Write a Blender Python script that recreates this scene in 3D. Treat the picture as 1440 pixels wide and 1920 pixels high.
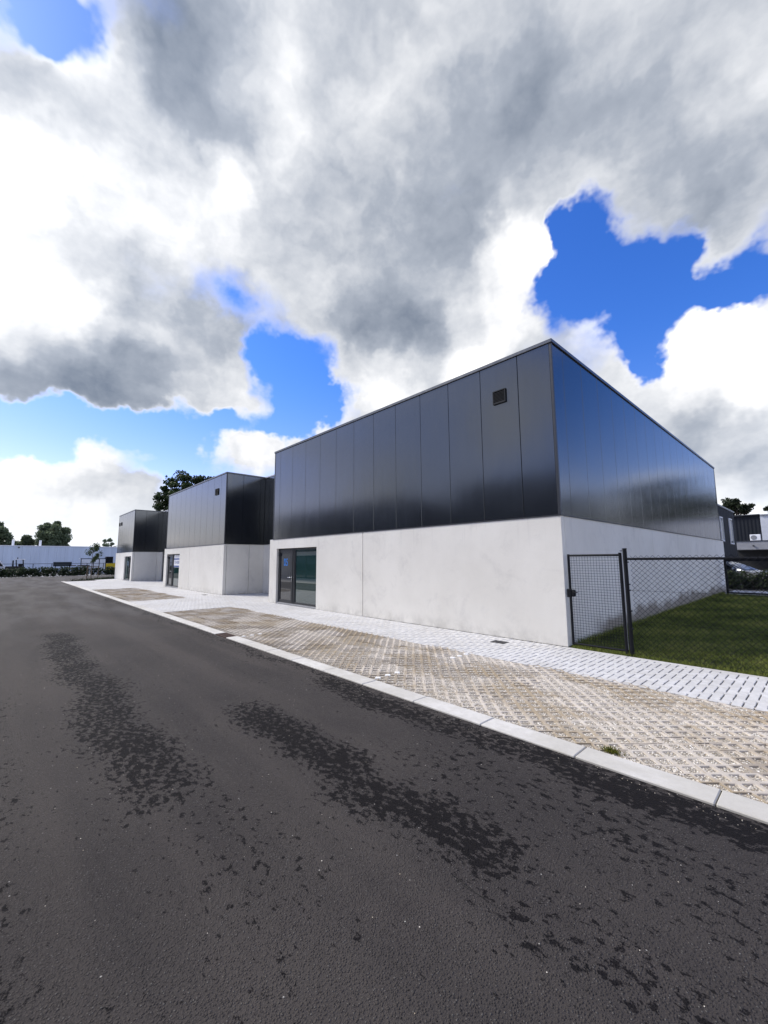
import bpy, math, random
import numpy as np
from mathutils import Vector, Matrix

for o in list(bpy.data.objects):
    bpy.data.objects.remove(o, do_unlink=True)
scene = bpy.context.scene
COL = scene.collection
R = math.radians

# ------------------------------------------------------------------ camera
CAM = Vector((3.4663, -7.9088, 1.65))
cam_data = bpy.data.cameras.new('camera')
cam_data.sensor_fit = 'HORIZONTAL'
cam_data.sensor_width = 36.0
cam_data.lens = 762.8 / 1440 * 36.0
cam_data.clip_start = 0.05
cam_data.clip_end = 3000
cam = bpy.data.objects.new('camera', cam_data)
COL.objects.link(cam)
fwd = Vector((-0.7295492, 0.67373851, 0.11761965))
rgt = Vector((0.67789183, 0.73513521, -0.00623581))
upv = Vector((0.09066765, -0.07518407, 0.99303914))
cam.matrix_world = Matrix(((rgt.x, upv.x, -fwd.x, CAM.x), (rgt.y, upv.y, -fwd.y, CAM.y),
                           (rgt.z, upv.z, -fwd.z, CAM.z), (0, 0, 0, 1)))
scene.camera = cam

# ------------------------------------------------------------------ sun, exposure
SUN_AZ, SUN_EL = -117.0, 44.0          # degrees, azimuth from +Y towards +X
sd = Vector((math.sin(R(SUN_AZ)) * math.cos(R(SUN_EL)), math.cos(R(SUN_AZ)) * math.cos(R(SUN_EL)), math.sin(R(SUN_EL))))
sun_data = bpy.data.lights.new('sun', 'SUN')
sun_data.energy = 2.9
sun_data.angle = R(16)
sun_data.color = (1.0, 0.94, 0.85)
sun = bpy.data.objects.new('sun', sun_data)
COL.objects.link(sun)
sun.rotation_euler = (-sd).to_track_quat('-Z', 'Y').to_euler()
sun.location = (-20, -8, 30)
scene.render.engine = 'CYCLES'
scene.view_settings.view_transform = 'Standard'
scene.view_settings.look = 'None'
scene.view_settings.exposure = 0.53
scene.view_settings.gamma = 1.0
scene.view_settings.use_curve_mapping = False

# ------------------------------------------------------------------ sky with broken cloud
# azimuth, elevation, radius (degrees), weight
CLOUD_COVER = [
    (-46.6, 62.3, 14, 0.9), (-13.7, 50.1, 12.7, 0.9), (-79.6, 50.6, 10.1, 0.7), (-52.8, 49.6, 14.2, 0.8), (-24.6, 45.2, 8.1, 0.6),
    (-5.2, 39, 8.2, 0.7), (-5.8, 33.9, 4.8, 0.6), (-16.1, 41.7, 4.2, 0.5), (-47.1, 36.7, 11.4, 0.8), (-59.9, 37.2, 8.7, 0.6),
    (-39.1, 34.1, 7.4, 0.6), (-53.5, 30.7, 5.2, 0.5), (-56.6, 29.9, 2.9, 0.6), (-52.7, 27.5, 2.7, 0.5), (-68.3, 40.2, 8.9, 0.7),
    (-37.7, 29.1, 4.6, 0.5), (-47.1, 28.2, 4.7, 0.5), (-86.8, 38.2, 11.2, 0.7), (-88.3, 27.5, 8.4, 0.7), (-75.8, 28.9, 6.2, 0.6),
    (-86.3, 20.6, 7.1, 0.8), (-78.3, 21.2, 5.2, 0.8), (-71.6, 24.3, 4.6, 0.7), (-68.9, 24.7, 3.8, 0.8), (-70.4, 27.6, 2.7, 0.5),
    (-66.5, 24.4, 1.6, 0.4), (-91, 22.5, 5.5, 0.5), (-28.1, 37.8, 3.3, 0.8), (-28.4, 32.9, 4.8, 0.9), (-34.6, 28.8, 6.5, 0.9),
    (-44, 24.8, 5.5, 0.8), (-49.5, 22.8, 3.5, 0.7), (-23.8, 28.5, 3.6, 0.8), (-18.3, 27.1, 2.7, 0.9), (-19.5, 23.4, 3.3, 0.8),
    (-15.1, 18.8, 3.4, 0.8), (-4.4, 21.2, 4.2, 0.95), (-7.3, 18.8, 3.8, 0.9), (-2.6, 17.5, 5.5, 0.9), (-10.5, 15.5, 4.9, 0.7),
    (-4.9, 10.9, 6.3, 0.7), (-7.9, 6.8, 5.2, 0.6), (-89.4, 8.3, 2.4, 0.7), (-85.8, 7.6, 2.6, 0.5), (-81.2, 10.2, 2.6, 0.9),
    (-78.1, 7.3, 3, 0.6), (-88.4, 5.3, 4.5, 0.6), (-81.7, 4.5, 5.1, 0.6), (-75.1, 4.8, 3.8, 0.5), (-67.9, 15.2, 2.1, 0.9),
    (-65.1, 13.3, 2.6, 0.9), (-62.3, 14.6, 1.8, 0.6), (-56.1, 19.5, 1.8, 0.8), (-58.3, 18, 1.4, 0.6), (-19.3, 35.4, 5, -1.25),
    (-13.5, 31.1, 6.7, -1.25), (-7.5, 27.6, 4.8, -1.25), (-2.6, 26.2, 3.3, -1.25), (-12.4, 24.2, 3.2, -1), (-13.8, 21.6, 1.7, -0.8),
    (-23.2, 36.8, 1.9, -0.8), (-91.1, 49.5, 3.2, -1.9), (-89.5, 48.8, 1.7, -0.7), (-69.9, 30.1, 1.5, -0.8), (-65.6, 28.3, 2, -0.8),
    (-60.3, 25.4, 3.3, -1), (-56.5, 24, 3.3, -1), (-60.2, 20.3, 4.9, -1.2), (-68.7, 17.9, 3.6, -1), (-74.3, 14.9, 3.8, -1.2),
    (-80.7, 13.7, 3.2, -1.2), (-86.7, 13.3, 2.8, -1.2), (-90.7, 13.2, 2.6, -1.2), (-71.1, 12.5, 2, -0.8), (-54.2, 22.7, 2.1, -0.6),
    (-72, 31.2, 0.7, -0.6), (-74.2, 10.9, 1.8, -0.6), (-61, 36, 1.8, -0.28), (-8.7, 16.3, 0.7, -0.5), (-84.4, 34.9, 0.6, -0.5),
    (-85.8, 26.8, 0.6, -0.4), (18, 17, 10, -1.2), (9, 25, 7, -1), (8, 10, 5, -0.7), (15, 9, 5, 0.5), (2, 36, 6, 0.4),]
CLOUD_SHADE = [
    (-76.9, 50.7, 6, 0.4), (-71, 47.7, 5.4, 0.28), (-78, 53.7, 4.4, 0.25), (-40.6, 37.6, 10, 0.34), (-35.2, 33.8, 6.7, 0.22),
    (-47.1, 31.4, 7.1, 0.32), (-40.8, 29.3, 4.6, 0.2), (-56.7, 34.1, 6.2, 0.2), (-82.6, 19.2, 4.9, 0.75), (-77, 19.9, 3.6, 0.55),
    (-88.5, 19.2, 3.4, 0.6), (-90.6, 17.3, 2.8, 0.5), (-75.5, 24.3, 3.5, 0.25), (-92.2, 42.4, 3, 0.28), (-87.9, 42.8, 2.8, 0.3),
    (-83.4, 41.7, 2.6, 0.15), (-88.3, 33, 2.2, 0.1), (-85.2, 31.7, 2.4, 0.1), (-83, 24.9, 3.2, 0.2), (-32, 48.6, 9.3, 0.22),
    (-24, 51.1, 8.4, 0.18), (-13.7, 50.1, 7.7, 0.2), (-6.4, 41.6, 8.1, 0.34), (-48.6, 44, 8, 0.12), (-3.1, 36.7, 4.5, 0.25),
    (-14.9, 41.3, 5.5, 0.18), (-9.8, 35, 3.7, 0.12), (-24.9, 41.7, 4.1, 0.12), (-55.3, 46.1, 6.1, 0.1), (-7.9, 12, 6.2, 0.22),
    (-5, 9.8, 5.8, 0.18), (-11, 15.6, 2.7, 0.15), (-71.2, 28.7, 3.6, 0.2), (-74.1, 32.7, 3.3, 0.12), (-14.5, 19.3, 1.7, 0.1),
    (-87.1, 6.9, 1.8, 0.15), (-81.8, 7, 2, 0.15), (-87.9, 47.3, 3.3, -0.48), (-83.9, 50.6, 1.8, -0.3), (-92.9, 46.7, 2.1, -0.3),
    (-91, 36.4, 3.7, -0.4), (-84.7, 38.1, 3.6, -0.34), (-78.9, 37.7, 3.4, -0.22), (-90.2, 27.9, 4.5, -0.42), (-85.4, 28.5, 2.9, -0.2),
    (-70, 44.1, 2.9, -0.5), (-69.1, 41.5, 2.3, -0.4), (-62, 50.8, 2.2, -0.24), (-60.5, 53.8, 1.7, -0.12), (-53.8, 55.4, 2.5, -0.1),
    (-28.1, 38.3, 2.8, -0.8), (-28, 34, 3.8, -0.8), (-33.1, 28.7, 4.5, -0.75), (-37.8, 25.2, 4.1, -0.6), (-18.3, 27.1, 3.1, -0.7),
    (-45.6, 24.2, 4.9, -0.6), (-5.2, 22, 4.3, -0.7), (-2.5, 19, 3.6, -0.6), (-8.2, 19.1, 3.1, -0.5), (-65.6, 30.2, 1.8, -0.35),
    (-81.3, 10.8, 2.9, -0.55), (-89.5, 9.2, 2.4, -0.55), (-85.9, 8.8, 2.4, -0.4), (-84.6, 3.8, 3.8, -0.4), (-89.5, 3, 2.9, -0.4),
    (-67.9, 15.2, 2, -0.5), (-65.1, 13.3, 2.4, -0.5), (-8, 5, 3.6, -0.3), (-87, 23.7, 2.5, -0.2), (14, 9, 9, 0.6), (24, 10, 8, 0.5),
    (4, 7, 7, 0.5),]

class NT:
    """small wrapper for writing node trees"""
    def __init__(self, tree):
        self.t = tree
    def n(self, typ, **kw):
        node = self.t.nodes.new(typ)
        ins = kw.pop('ins', {})
        for k, v in kw.items():
            setattr(node, k, v)
        for k, v in ins.items():
            self.put(node.inputs[k], v)
        return node
    def put(self, sock, v):
        if isinstance(v, bpy.types.NodeSocket):
            self.t.links.new(v, sock)
        elif isinstance(v, bpy.types.Node):
            self.t.links.new(v.outputs[0], sock)
        else:
            sock.default_value = v
    def math(self, op, a, b=0.0, c=0.0, clamp=False):
        return self.n('ShaderNodeMath', operation=op, use_clamp=clamp, ins={0: a, 1: b, 2: c}).outputs[0]
    def vmath(self, op, a, b=(0, 0, 0)):
        nd = self.n('ShaderNodeVectorMath', operation=op, ins={0: a, 1: b})
        return nd.outputs['Value'] if op in ('DOT_PRODUCT', 'LENGTH', 'DISTANCE') else nd.outputs[0]
    def vscale(self, a, s):
        nd = self.n('ShaderNodeVectorMath', operation='SCALE', ins={0: a})
        self.put(nd.inputs['Scale'], s)
        return nd.outputs[0]
    def noise(self, vec, scale, detail=2.0, rough=0.5, lac=2.0, dist=0.0):
        nd = self.n('ShaderNodeTexNoise', ins={'Vector': vec, 'Scale': scale, 'Detail': detail, 'Roughness': rough,
                                               'Lacunarity': lac, 'Distortion': dist})
        return nd
    def ramp(self, fac, lo, hi, a=0.0, b=1.0, smooth=True):
        nd = self.n('ShaderNodeMapRange', interpolation_type='SMOOTHSTEP' if smooth else 'LINEAR',
                    ins={0: fac, 1: lo, 2: hi, 3: a, 4: b})
        return nd.outputs[0]
    def mix(self, fac, a, b, blend='MIX'):
        nd = self.n('ShaderNodeMix', data_type='RGBA', blend_type=blend)
        self.put(nd.inputs[0], fac)
        for sock, v in ((nd.inputs[6], a), (nd.inputs[7], b)):
            if isinstance(v, (tuple, list)) and len(v) == 3:
                v = (*v, 1)
            self.put(sock, v)
        return nd.outputs[2]
    def xyz(self, v):
        return self.n('ShaderNodeSeparateXYZ', ins={0: v}).outputs
    def vec(self, x, y, z):
        return self.n('ShaderNodeCombineXYZ', ins={0: x, 1: y, 2: z}).outputs[0]


world = bpy.data.worlds.new('World')
scene.world = world
world.use_nodes = True
world.cycles.sampling_method = 'MANUAL'
world.cycles.sample_map_resolution = 512
wt = world.node_tree
wt.nodes.clear()
W = NT(wt)
gen = W.n('ShaderNodeTexCoord').outputs['Generated']
sky = W.n('ShaderNodeTexSky', sky_type='NISHITA', sun_disc=False, sun_elevation=R(SUN_EL), sun_rotation=R(SUN_AZ),
          altitude=0, air_density=1.0, dust_density=0.4, ozone_density=2.5)
hs = W.n('ShaderNodeHueSaturation', ins={'Hue': 0.513, 'Saturation': 1.3, 'Value': 1.45, 'Color': sky.outputs[0]})
tint = W.mix(W.ramp(W.xyz(gen)[2], 0.08, 0.48), (1.22, 0.93, 1.0), (0.70, 0.88, 1.12))
blue = W.mix(1.0, hs.outputs[0], tint, 'MULTIPLY')
# billowing displacement of the look-up direction
n1 = W.noise(gen, 3.2, 2, 0.5).outputs[1]
n2 = W.noise(gen, 9.0, 4, 0.58).outputs[1]
n3 = W.noise(gen, 34.0, 2, 0.6).outputs[1]
d1 = W.vscale(W.vmath('SUBTRACT', n1, (.5, .5, .5)), 0.11)
d2 = W.vscale(W.vmath('SUBTRACT', n2, (.5, .5, .5)), 0.14)
d3 = W.vscale(W.vmath('SUBTRACT', n3, (.5, .5, .5)), 0.022)
bil = W.vmath('NORMALIZE', W.vmath('ADD', W.vmath('ADD', gen, d1), W.vmath('ADD', d2, d3)))


SKY_EL = [0, 2.5, 5, 8, 11, 14.5, 18, 22, 27, 32, 38, 44, 49, 54, 62]
SKY_AZ = [-116] + [-104 + i * 4.3 for i in range(25)] + [6, 13, 20, 28, 38, 54]


def chart(table, inner, outer):
    """sum of soft discs sampled on the SKY_EL x SKY_AZ grid"""
    def vec(az, el):
        az, el = np.radians(az), np.radians(el)
        return np.stack([np.sin(az) * np.cos(el), np.cos(az) * np.cos(el), np.sin(el)], -1)
    A, E = np.meshgrid(np.array(SKY_AZ, float), np.array(SKY_EL, float))
    P = vec(A, E)
    out = np.zeros_like(A)
    for az, el, rad, w in table:
        ang = np.degrees(np.arccos(np.clip(P @ vec(az, el), -1, 1)))
        rad = max(rad, 2.2)
        q = np.clip((outer * rad - ang) / ((outer - inner) * rad), 0, 1)
        out += w * q * q * (3 - 2 * q)
    out[:, 0] = out[:, -1] = 0
    return np.clip(out, -1.25, 1.25)


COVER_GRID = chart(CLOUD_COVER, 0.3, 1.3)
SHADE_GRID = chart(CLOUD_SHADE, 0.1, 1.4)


def sky_map(vec):
    """coarse chart of where the clouds stand: azimuth along each colour ramp, one ramp per elevation"""
    x, y, z = W.xyz(vec)[:3]
    az = W.math('MULTIPLY', W.math('ARCTAN2', x, y), 180 / math.pi)
    u = W.ramp(az, SKY_AZ[0], SKY_AZ[-1], smooth=False)
    el = W.math('MULTIPLY', W.math('ARCSINE', z), 180 / math.pi)
    acc = None
    for k, e in enumerate(SKY_EL):
        rp = W.n('ShaderNodeValToRGB', ins={0: u})
        rp.color_ramp.interpolation = 'EASE'
        els = rp.color_ramp.elements
        for i, a in enumerate(SKY_AZ):
            c = (0.5 + COVER_GRID[k, i] * 0.4, 0.5 + SHADE_GRID[k, i] * 0.4, 0, 1)
            p = (a - SKY_AZ[0]) / (SKY_AZ[-1] - SKY_AZ[0])
            s_ = els[0] if i == 0 else els[len(els) - 1] if i == len(SKY_AZ) - 1 else els.new(p)
            if i == 0:
                s_.position = 0.0
            s_.color = c
        if acc is None:
            acc = rp.outputs[0]
        else:
            e0 = SKY_EL[k - 1]
            acc = W.mix(W.ramp(el, e0, e), acc, rp.outputs[0])
    acc = W.mix(W.ramp(el, SKY_EL[-1], SKY_EL[-1] + 12), acc, (0.5, 0.5, 0.0))
    ch = W.n('ShaderNodeSeparateColor', ins={0: acc})
    return [W.math('MULTIPLY_ADD', ch.outputs[i], 2.5, -1.25) for i in (0, 1)]


flat = W.vmath('MULTIPLY', gen, (1, 1, 1.7))
big = W.noise(flat, 2.3, 3, 0.55).outputs[0]
base = W.math('MULTIPLY_ADD', big, 2.6, -0.80)
base = W.math('MINIMUM', W.math('MAXIMUM', base, 0.28), 0.75)
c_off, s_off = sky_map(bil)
cover = W.math('ADD', base, c_off)
fine = W.noise(flat, 20.0, 5, 0.6).outputs[0]
puff = W.ramp(W.xyz(gen)[2], 0.04, 0.26, 1.5, 0.5)          # small broken heaps low down
cover = W.math('MULTIPLY_ADD', W.math('SUBTRACT', fine, 0.5), puff, cover)
wisp = W.noise(gen, 4.5, 2, 0.5).outputs[0]
alpha = W.ramp(cover, 0.16, W.ramp(wisp, 0.40, 0.62, 0.74, 1.25))
# brightness of the cloud: bright rims and sunlit heaps, grey bellies
mid = W.noise(bil, 5.0, 4, 0.55).outputs[0]
shade = W.math('MULTIPLY_ADD', s_off, 0.66, 0.40)
shade = W.math('MULTIPLY_ADD', W.math('SUBTRACT', mid, 0.5), 1.0, shade)
shade = W.math('MULTIPLY_ADD', W.math('SUBTRACT', fine, 0.5), 0.26, shade)
# clouds glow towards the veiled sun
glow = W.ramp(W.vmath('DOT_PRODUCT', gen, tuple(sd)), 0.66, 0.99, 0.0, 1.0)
# unseen clouds opposite the sun get added brightness to light the right-hand wall
anti_fill = W.ramp(W.vmath('DOT_PRODUCT', gen, tuple(-sd)), -0.05, 0.5, 0.0, 1.0)
shade = W.math('MULTIPLY_ADD', anti_fill, -0.30, shade)
thick = W.ramp(cover, 0.30, 0.95, 0.38, 1.0)
shade = W.math('MULTIPLY', shade, thick)
ramp = W.n('ShaderNodeValToRGB', ins={0: shade})
el_ = ramp.color_ramp.elements
el_[0].position, el_[0].color = 0.0, (9.6, 9.5, 9.4, 1)
el_[1].position, el_[1].color = 1.0, (1.35, 1.65, 2.2, 1)
for p_, c_ in ((0.14, (7.6, 7.6, 7.7)), (0.36, (5.5, 5.65, 5.95)), (0.64, (3.0, 3.3, 3.85))):
    e_ = el_.new(p_)
    e_.color = (*c_, 1)
lit = W.vscale(ramp.outputs[0], W.math('MULTIPLY_ADD', anti_fill, 0.40, W.math('MULTIPLY_ADD', glow, 0.18, 1.0)))
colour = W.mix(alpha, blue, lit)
# pale air close to the horizon
up_z = W.xyz(gen)[2]
air = W.ramp(up_z, 0.0, 0.16, 0.55, 0.0)
colour = W.mix(air, colour, (8.0, 8.6, 9.4))
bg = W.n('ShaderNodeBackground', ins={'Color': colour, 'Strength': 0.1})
wo = W.n('ShaderNodeOutputWorld')
wt.links.new(bg.outputs[0], wo.inputs[0])

# ------------------------------------------------------------------ mesh helpers
class MB:
    """collects boxes, prisms, tubes and quads, then links them as ONE mesh object"""
    def __init__(self):
        self.v, self.f = [], []
    def add(self, vs, fs):
        o = len(self.v)
        self.v += [tuple(p) for p in vs]
        self.f += [tuple(o + i for i in q) for q in fs]
        return self
    def box(self, x0, y0, z0, x1, y1, z1):
        vs = [(x0, y0, z0), (x1, y0, z0), (x1, y1, z0), (x0, y1, z0), (x0, y0, z1), (x1, y0, z1), (x1, y1, z1), (x0, y1, z1)]
        return self.add(vs, [(0, 3, 2, 1), (4, 5, 6, 7), (0, 1, 5, 4), (1, 2, 6, 5), (2, 3, 7, 6), (3, 0, 4, 7)])
    def cbox(self, x0, y0, z0, x1, y1, z1, c):
        """box with chamfered edges all round"""
        b = len(self.v)
        xs, ys, zs = (x0, x1), (y0, y1), (z0, z1)
        idx = {}
        vs = []
        for i in (0, 1):
            for j in (0, 1):
                for k in (0, 1):
                    sx, sy, sz = (c if i == 0 else -c), (c if j == 0 else -c), (c if k == 0 else -c)
                    X, Y, Z = xs[i], ys[j], zs[k]
                    for ax, p in (('x', (X, Y + sy, Z + sz)), ('y', (X + sx, Y, Z + sz)), ('z', (X + sx, Y + sy, Z))):
                        idx[(i, j, k, ax)] = len(vs)
                        vs.append(p)
        g = lambda i, j, k, a: idx[(i, j, k, a)]
        fs = []
        for i in (0, 1):
            q = [g(i, 0, 0, 'x'), g(i, 1, 0, 'x'), g(i, 1, 1, 'x'), g(i, 0, 1, 'x')]
            fs.append(q if i else q[::-1])
            q = [g(0, i, 0, 'y'), g(1, i, 0, 'y'), g(1, i, 1, 'y'), g(0, i, 1, 'y')]
            fs.append(q[::-1] if i else q)
            q = [g(0, 0, i, 'z'), g(1, 0, i, 'z'), g(1, 1, i, 'z'), g(0, 1, i, 'z')]
            fs.append(q if i else q[::-1])
        for i in (0, 1):
            for j in (0, 1):
                fl = (i + j) % 2
                q = [g(i, j, 0, 'x'), g(i, j, 0, 'y'), g(i, j, 1, 'y'), g(i, j, 1, 'x')]
                fs.append(q if fl else q[::-1])
                q = [g(i, 0, j, 'x'), g(i, 0, j, 'z'), g(i, 1, j, 'z'), g(i, 1, j, 'x')]
                fs.append(q[::-1] if fl else q)
                q = [g(0, i, j, 'y'), g(0, i, j, 'z'), g(1, i, j, 'z'), g(1, i, j, 'y')]
                fs.append(q if fl else q[::-1])
                for k in (0, 1):
                    q = [g(i, j, k, 'x'), g(i, j, k, 'y'), g(i, j, k, 'z')]
                    fs.append(q)
        return self.add(vs, fs)
    def tube(self, pts, r, n=8, caps=True, r1=None):
        pts = [Vector(p) for p in pts]
        m = len(pts)
        rings = []
        for i, p in enumerate(pts):
            d = (pts[min(i + 1, m - 1)] - pts[max(i - 1, 0)]).normalized()
            a = d.orthogonal().normalized() if abs(d.z) > .9 else d.cross(Vector((0, 0, 1))).normalized()
            b = d.cross(a)
            rr = r if r1 is None else r + (r1 - r) * i / max(1, m - 1)
            rings.append([p + (a * math.cos(2 * math.pi * k / n) + b * math.sin(2 * math.pi * k / n)) * rr for k in range(n)])
        vs = [q for ring in rings for q in ring]
        fs = [(i * n + k, i * n + (k + 1) % n, (i + 1) * n + (k + 1) % n, (i + 1) * n + k) for i in range(m - 1) for k in range(n)]
        if caps:
            fs += [tuple(range(n))[::-1], tuple((m - 1) * n + k for k in range(n))]
        return self.add(vs, fs)
    def prism(self, outline, axis, a, b):
        """outline: 2-D polygon extruded along axis from a to b"""
        n = len(outline)
        def P(u, w, t):
            return (t, u, w) if axis == 'x' else (u, t, w) if axis == 'y' else (u, w, t)
        vs = [P(u, w, a) for u, w in outline] + [P(u, w, b) for u, w in outline]
        fs = [tuple(range(n))[::-1], tuple(range(n, 2 * n))] + [(i, (i + 1) % n, n + (i + 1) % n, n + i) for i in range(n)]
        return self.add(vs, fs)
    def mesh(self, name):
        me = bpy.data.meshes.new(name)
        me.from_pydata(self.v, [], self.f)
        me.update()
        return me
    def build(self, name, mat, parent=None, loc=None, smooth=False, fix=True):
        me = self.mesh(name)
        if fix:
            import bmesh
            bm = bmesh.new()
            bm.from_mesh(me)
            bmesh.ops.recalc_face_normals(bm, faces=bm.faces)
            bm.to_mesh(me)
            bm.free()
        if smooth:
            me.polygons.foreach_set('use_smooth', [True] * len(me.polygons))
        me.materials.append(MAT[mat])
        return link(name, me, parent, loc)


def link(name, me, parent=None, loc=None):
    o = bpy.data.objects.new(name, me)
    COL.objects.link(o)
    if parent is not None:
        o.parent = parent
    if loc is not None:
        o.location = loc
    return o


def tag(o, label=None, cat=None, group=None, kind=None):
    for k, v in (('label', label), ('category', cat), ('group', group), ('kind', kind)):
        if v:
            o[k] = v
    return o


def thing(name, label, cat, loc=(0, 0, 0), group=None):
    o = bpy.data.objects.new(name, None)
    COL.objects.link(o)
    o.location = loc
    o.empty_display_size = 0.2
    return tag(o, label, cat, group)


def np_mesh(name, verts, faces, mat, parent=None, fattr=None):
    """verts (n,3), faces (m,k) numpy -> object; fattr = per-face float written as colour attribute 'tone'"""
    me = bpy.data.meshes.new(name)
    m, k = faces.shape
    me.vertices.add(len(verts))
    me.vertices.foreach_set('co', np.ascontiguousarray(verts, np.float32).ravel())
    me.loops.add(m * k)
    me.loops.foreach_set('vertex_index', np.ascontiguousarray(faces, np.int32).ravel())
    me.polygons.add(m)
    me.polygons.foreach_set('loop_start', np.arange(0, m * k, k, dtype=np.int32))
    me.update(calc_edges=True)
    if fattr is not None:
        at = me.attributes.new('tone', 'FLOAT', 'FACE')
        at.data.foreach_set('value', np.ascontiguousarray(fattr, np.float32))
    me.materials.append(MAT[mat])
    return link(name, me, parent)


# ------------------------------------------------------------------ materials
MAT = {}


def new_mat(name):
    m = bpy.data.materials.new(name)
    m.use_nodes = True
    m.node_tree.nodes.clear()
    t = NT(m.node_tree)
    p = t.n('ShaderNodeBsdfPrincipled')
    out = t.n('ShaderNodeOutputMaterial')
    m.node_tree.links.new(p.outputs[0], out.inputs[0])
    MAT[name] = m
    return t, p


def pset(t, p, **kw):
    names = dict(col='Base Color', rough='Roughness', metal='Metallic', ior='IOR', spec='Specular IOR Level', normal='Normal',
                 coat='Coat Weight', coatr='Coat Roughness', alpha='Alpha')
    for k, v in kw.items():
        if k == 'col' and isinstance(v, tuple) and len(v) == 3:
            v = (*v, 1)
        t.put(p.inputs[names[k]], v)


def bump(t, h, strength, dist=0.01):
    return t.n('ShaderNodeBump', ins={'Height': h, 'Strength': strength, 'Distance': dist}).outputs[0]


def wpos(t):
    return t.n('ShaderNodeNewGeometry').outputs['Position']


def simple(name, col, rough=0.6, metal=0.0, var=0.15, scale=6.0, spec=0.5, bmp=0.0):
    t, p = new_mat(name)
    ps = wpos(t)
    nz = t.noise(ps, scale, 4, 0.6).outputs[0]
    f = t.ramp(nz, 0.25, 0.75)
    c = t.mix(f, tuple(x * (1 - var) for x in col), tuple(min(1, x * (1 + var)) for x in col))
    pset(t, p, col=c, rough=t.math('MULTIPLY_ADD', nz, 0.2, rough - 0.1), metal=metal, spec=spec)
    if bmp:
        pset(t, p, normal=bump(t, t.noise(ps, scale * 12, 3).outputs[0], bmp, 0.01))


def m_concrete():
    t, p = new_mat('concrete')
    ps = wpos(t)
    x, y, z = t.xyz(ps)[:3]
    n_big = t.noise(ps, 0.55, 5, 0.62).outputs[0]
    n_mid = t.noise(ps, 3.0, 5, 0.65).outputs[0]
    streak = t.noise(t.vmath('MULTIPLY', ps, (5.0, 5.0, 0.35)), 1.6, 5, 0.6).outputs[0]
    c = t.mix(t.ramp(n_big, 0.3, 0.7), (0.71, 0.69, 0.635), (0.79, 0.77, 0.715))
    c = t.mix(t.ramp(n_mid, 0.54, 0.80, 0, 0.25), c, (0.54, 0.535, 0.52))
    c = t.mix(t.ramp(streak, 0.60, 0.82, 0, 0.08), c, (0.42, 0.415, 0.40))
    blo = t.noise(t.vmath('ADD', ps, (7.3, 1.1, 4.2)), 1.3, 6, 0.68, 2.2, 0.6).outputs[0]
    c = t.mix(t.ramp(blo, 0.52, 0.74, 0, 0.36), c, (0.52, 0.505, 0.475))
    # drips below the cladding and splash dirt near the ground
    top = t.ramp(z, 1.5, 2.5, 0.0, 1.0)
    c = t.mix(t.math('MULTIPLY', top, t.ramp(streak, 0.54, 0.72, 0, 0.2)), c, (0.47, 0.46, 0.44))
    splash = t.math('MULTIPLY', t.ramp(z, 0.35, 0.0), t.ramp(n_mid, 0.35, 0.65, 0, 0.4))
    c = t.mix(splash, c, (0.36, 0.35, 0.32))
    # earth and algae where the lawn touches the side wall
    lawn = t.math('MULTIPLY', t.ramp(x, -0.06, -0.01), t.ramp(y, 1.0, 2.2))
    hgt = t.math('MULTIPLY_ADD', t.math('SUBTRACT', t.noise(ps, 1.1, 4, 0.6).outputs[0], 0.5), 0.9, 0.34)
    mud = t.math('MULTIPLY', lawn, t.ramp(t.math('SUBTRACT', z, hgt), 0.16, -0.14))
    c = t.mix(t.math('MULTIPLY', mud, 0.8), c, (0.17, 0.14, 0.105))
    pores = t.n('ShaderNodeTexVoronoi', ins={'Vector': ps, 'Scale': 34.0}).outputs['Distance']
    pm = t.math('MULTIPLY', t.ramp(pores, 0.14, 0.05), t.ramp(t.noise(ps, 2.2, 2).outputs[0], 0.5, 0.62))
    c = t.mix(t.math('MULTIPLY', pm, 0.55), c, (0.2, 0.2, 0.19))
    h = t.math('MULTIPLY_ADD', pm, -1.0, t.noise(ps, 24, 5, 0.6).outputs[0])
    pset(t, p, col=c, rough=0.82, spec=0.3, normal=bump(t, h, 0.25, 0.006))


def m_cladding():
    t, p = new_mat('cladding')
    ps = wpos(t)
    nz = t.noise(t.vmath('MULTIPLY', ps, (9, 9, 0.8)), 1.0, 4, 0.6).outputs[0]
    rnd = t.n('ShaderNodeObjectInfo').outputs['Random']
    c = t.mix(t.ramp(nz, 0.3, 0.7), (0.008, 0.0095, 0.0125), (0.012, 0.014, 0.018))
    # embossed micro profile: fine upright ribs with a shallow ripple, and slight oil-canning of each sheet
    x, y, z = t.xyz(ps)[:3]
    s_ = t.math('ADD', x, y)
    rib = t.math('SINE', t.math('MULTIPLY', s_, 2 * math.pi / 0.012))
    rip = t.noise(t.vmath('MULTIPLY', ps, (30, 30, 11)), 1.0, 3, 0.55).outputs[0]
    can = t.noise(t.vmath('ADD', t.vmath('MULTIPLY', ps, (1.2, 1.2, 0.5)), t.vec(t.math('MULTIPLY', rnd, 40.0), 0.0, 0.0)), 1.0, 2).outputs[0]
    b1 = t.n('ShaderNodeBump', ins={'Height': can, 'Strength': 0.30, 'Distance': 0.02}).outputs[0]
    b2 = t.n('ShaderNodeBump', ins={'Height': t.math('MULTIPLY_ADD', rib, 0.10, rip), 'Strength': 0.045, 'Distance': 0.004, 'Normal': b1}).outputs[0]
    rr = t.math('MULTIPLY_ADD', t.noise(ps, 1.5, 4, 0.6).outputs[0], 0.08, 0.13)
    pset(t, p, col=c, rough=rr, ior=2.0, spec=0.5, normal=b2)
    p.inputs['Specular Tint'].default_value = (0.92, 0.96, 1.0, 1)


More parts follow.
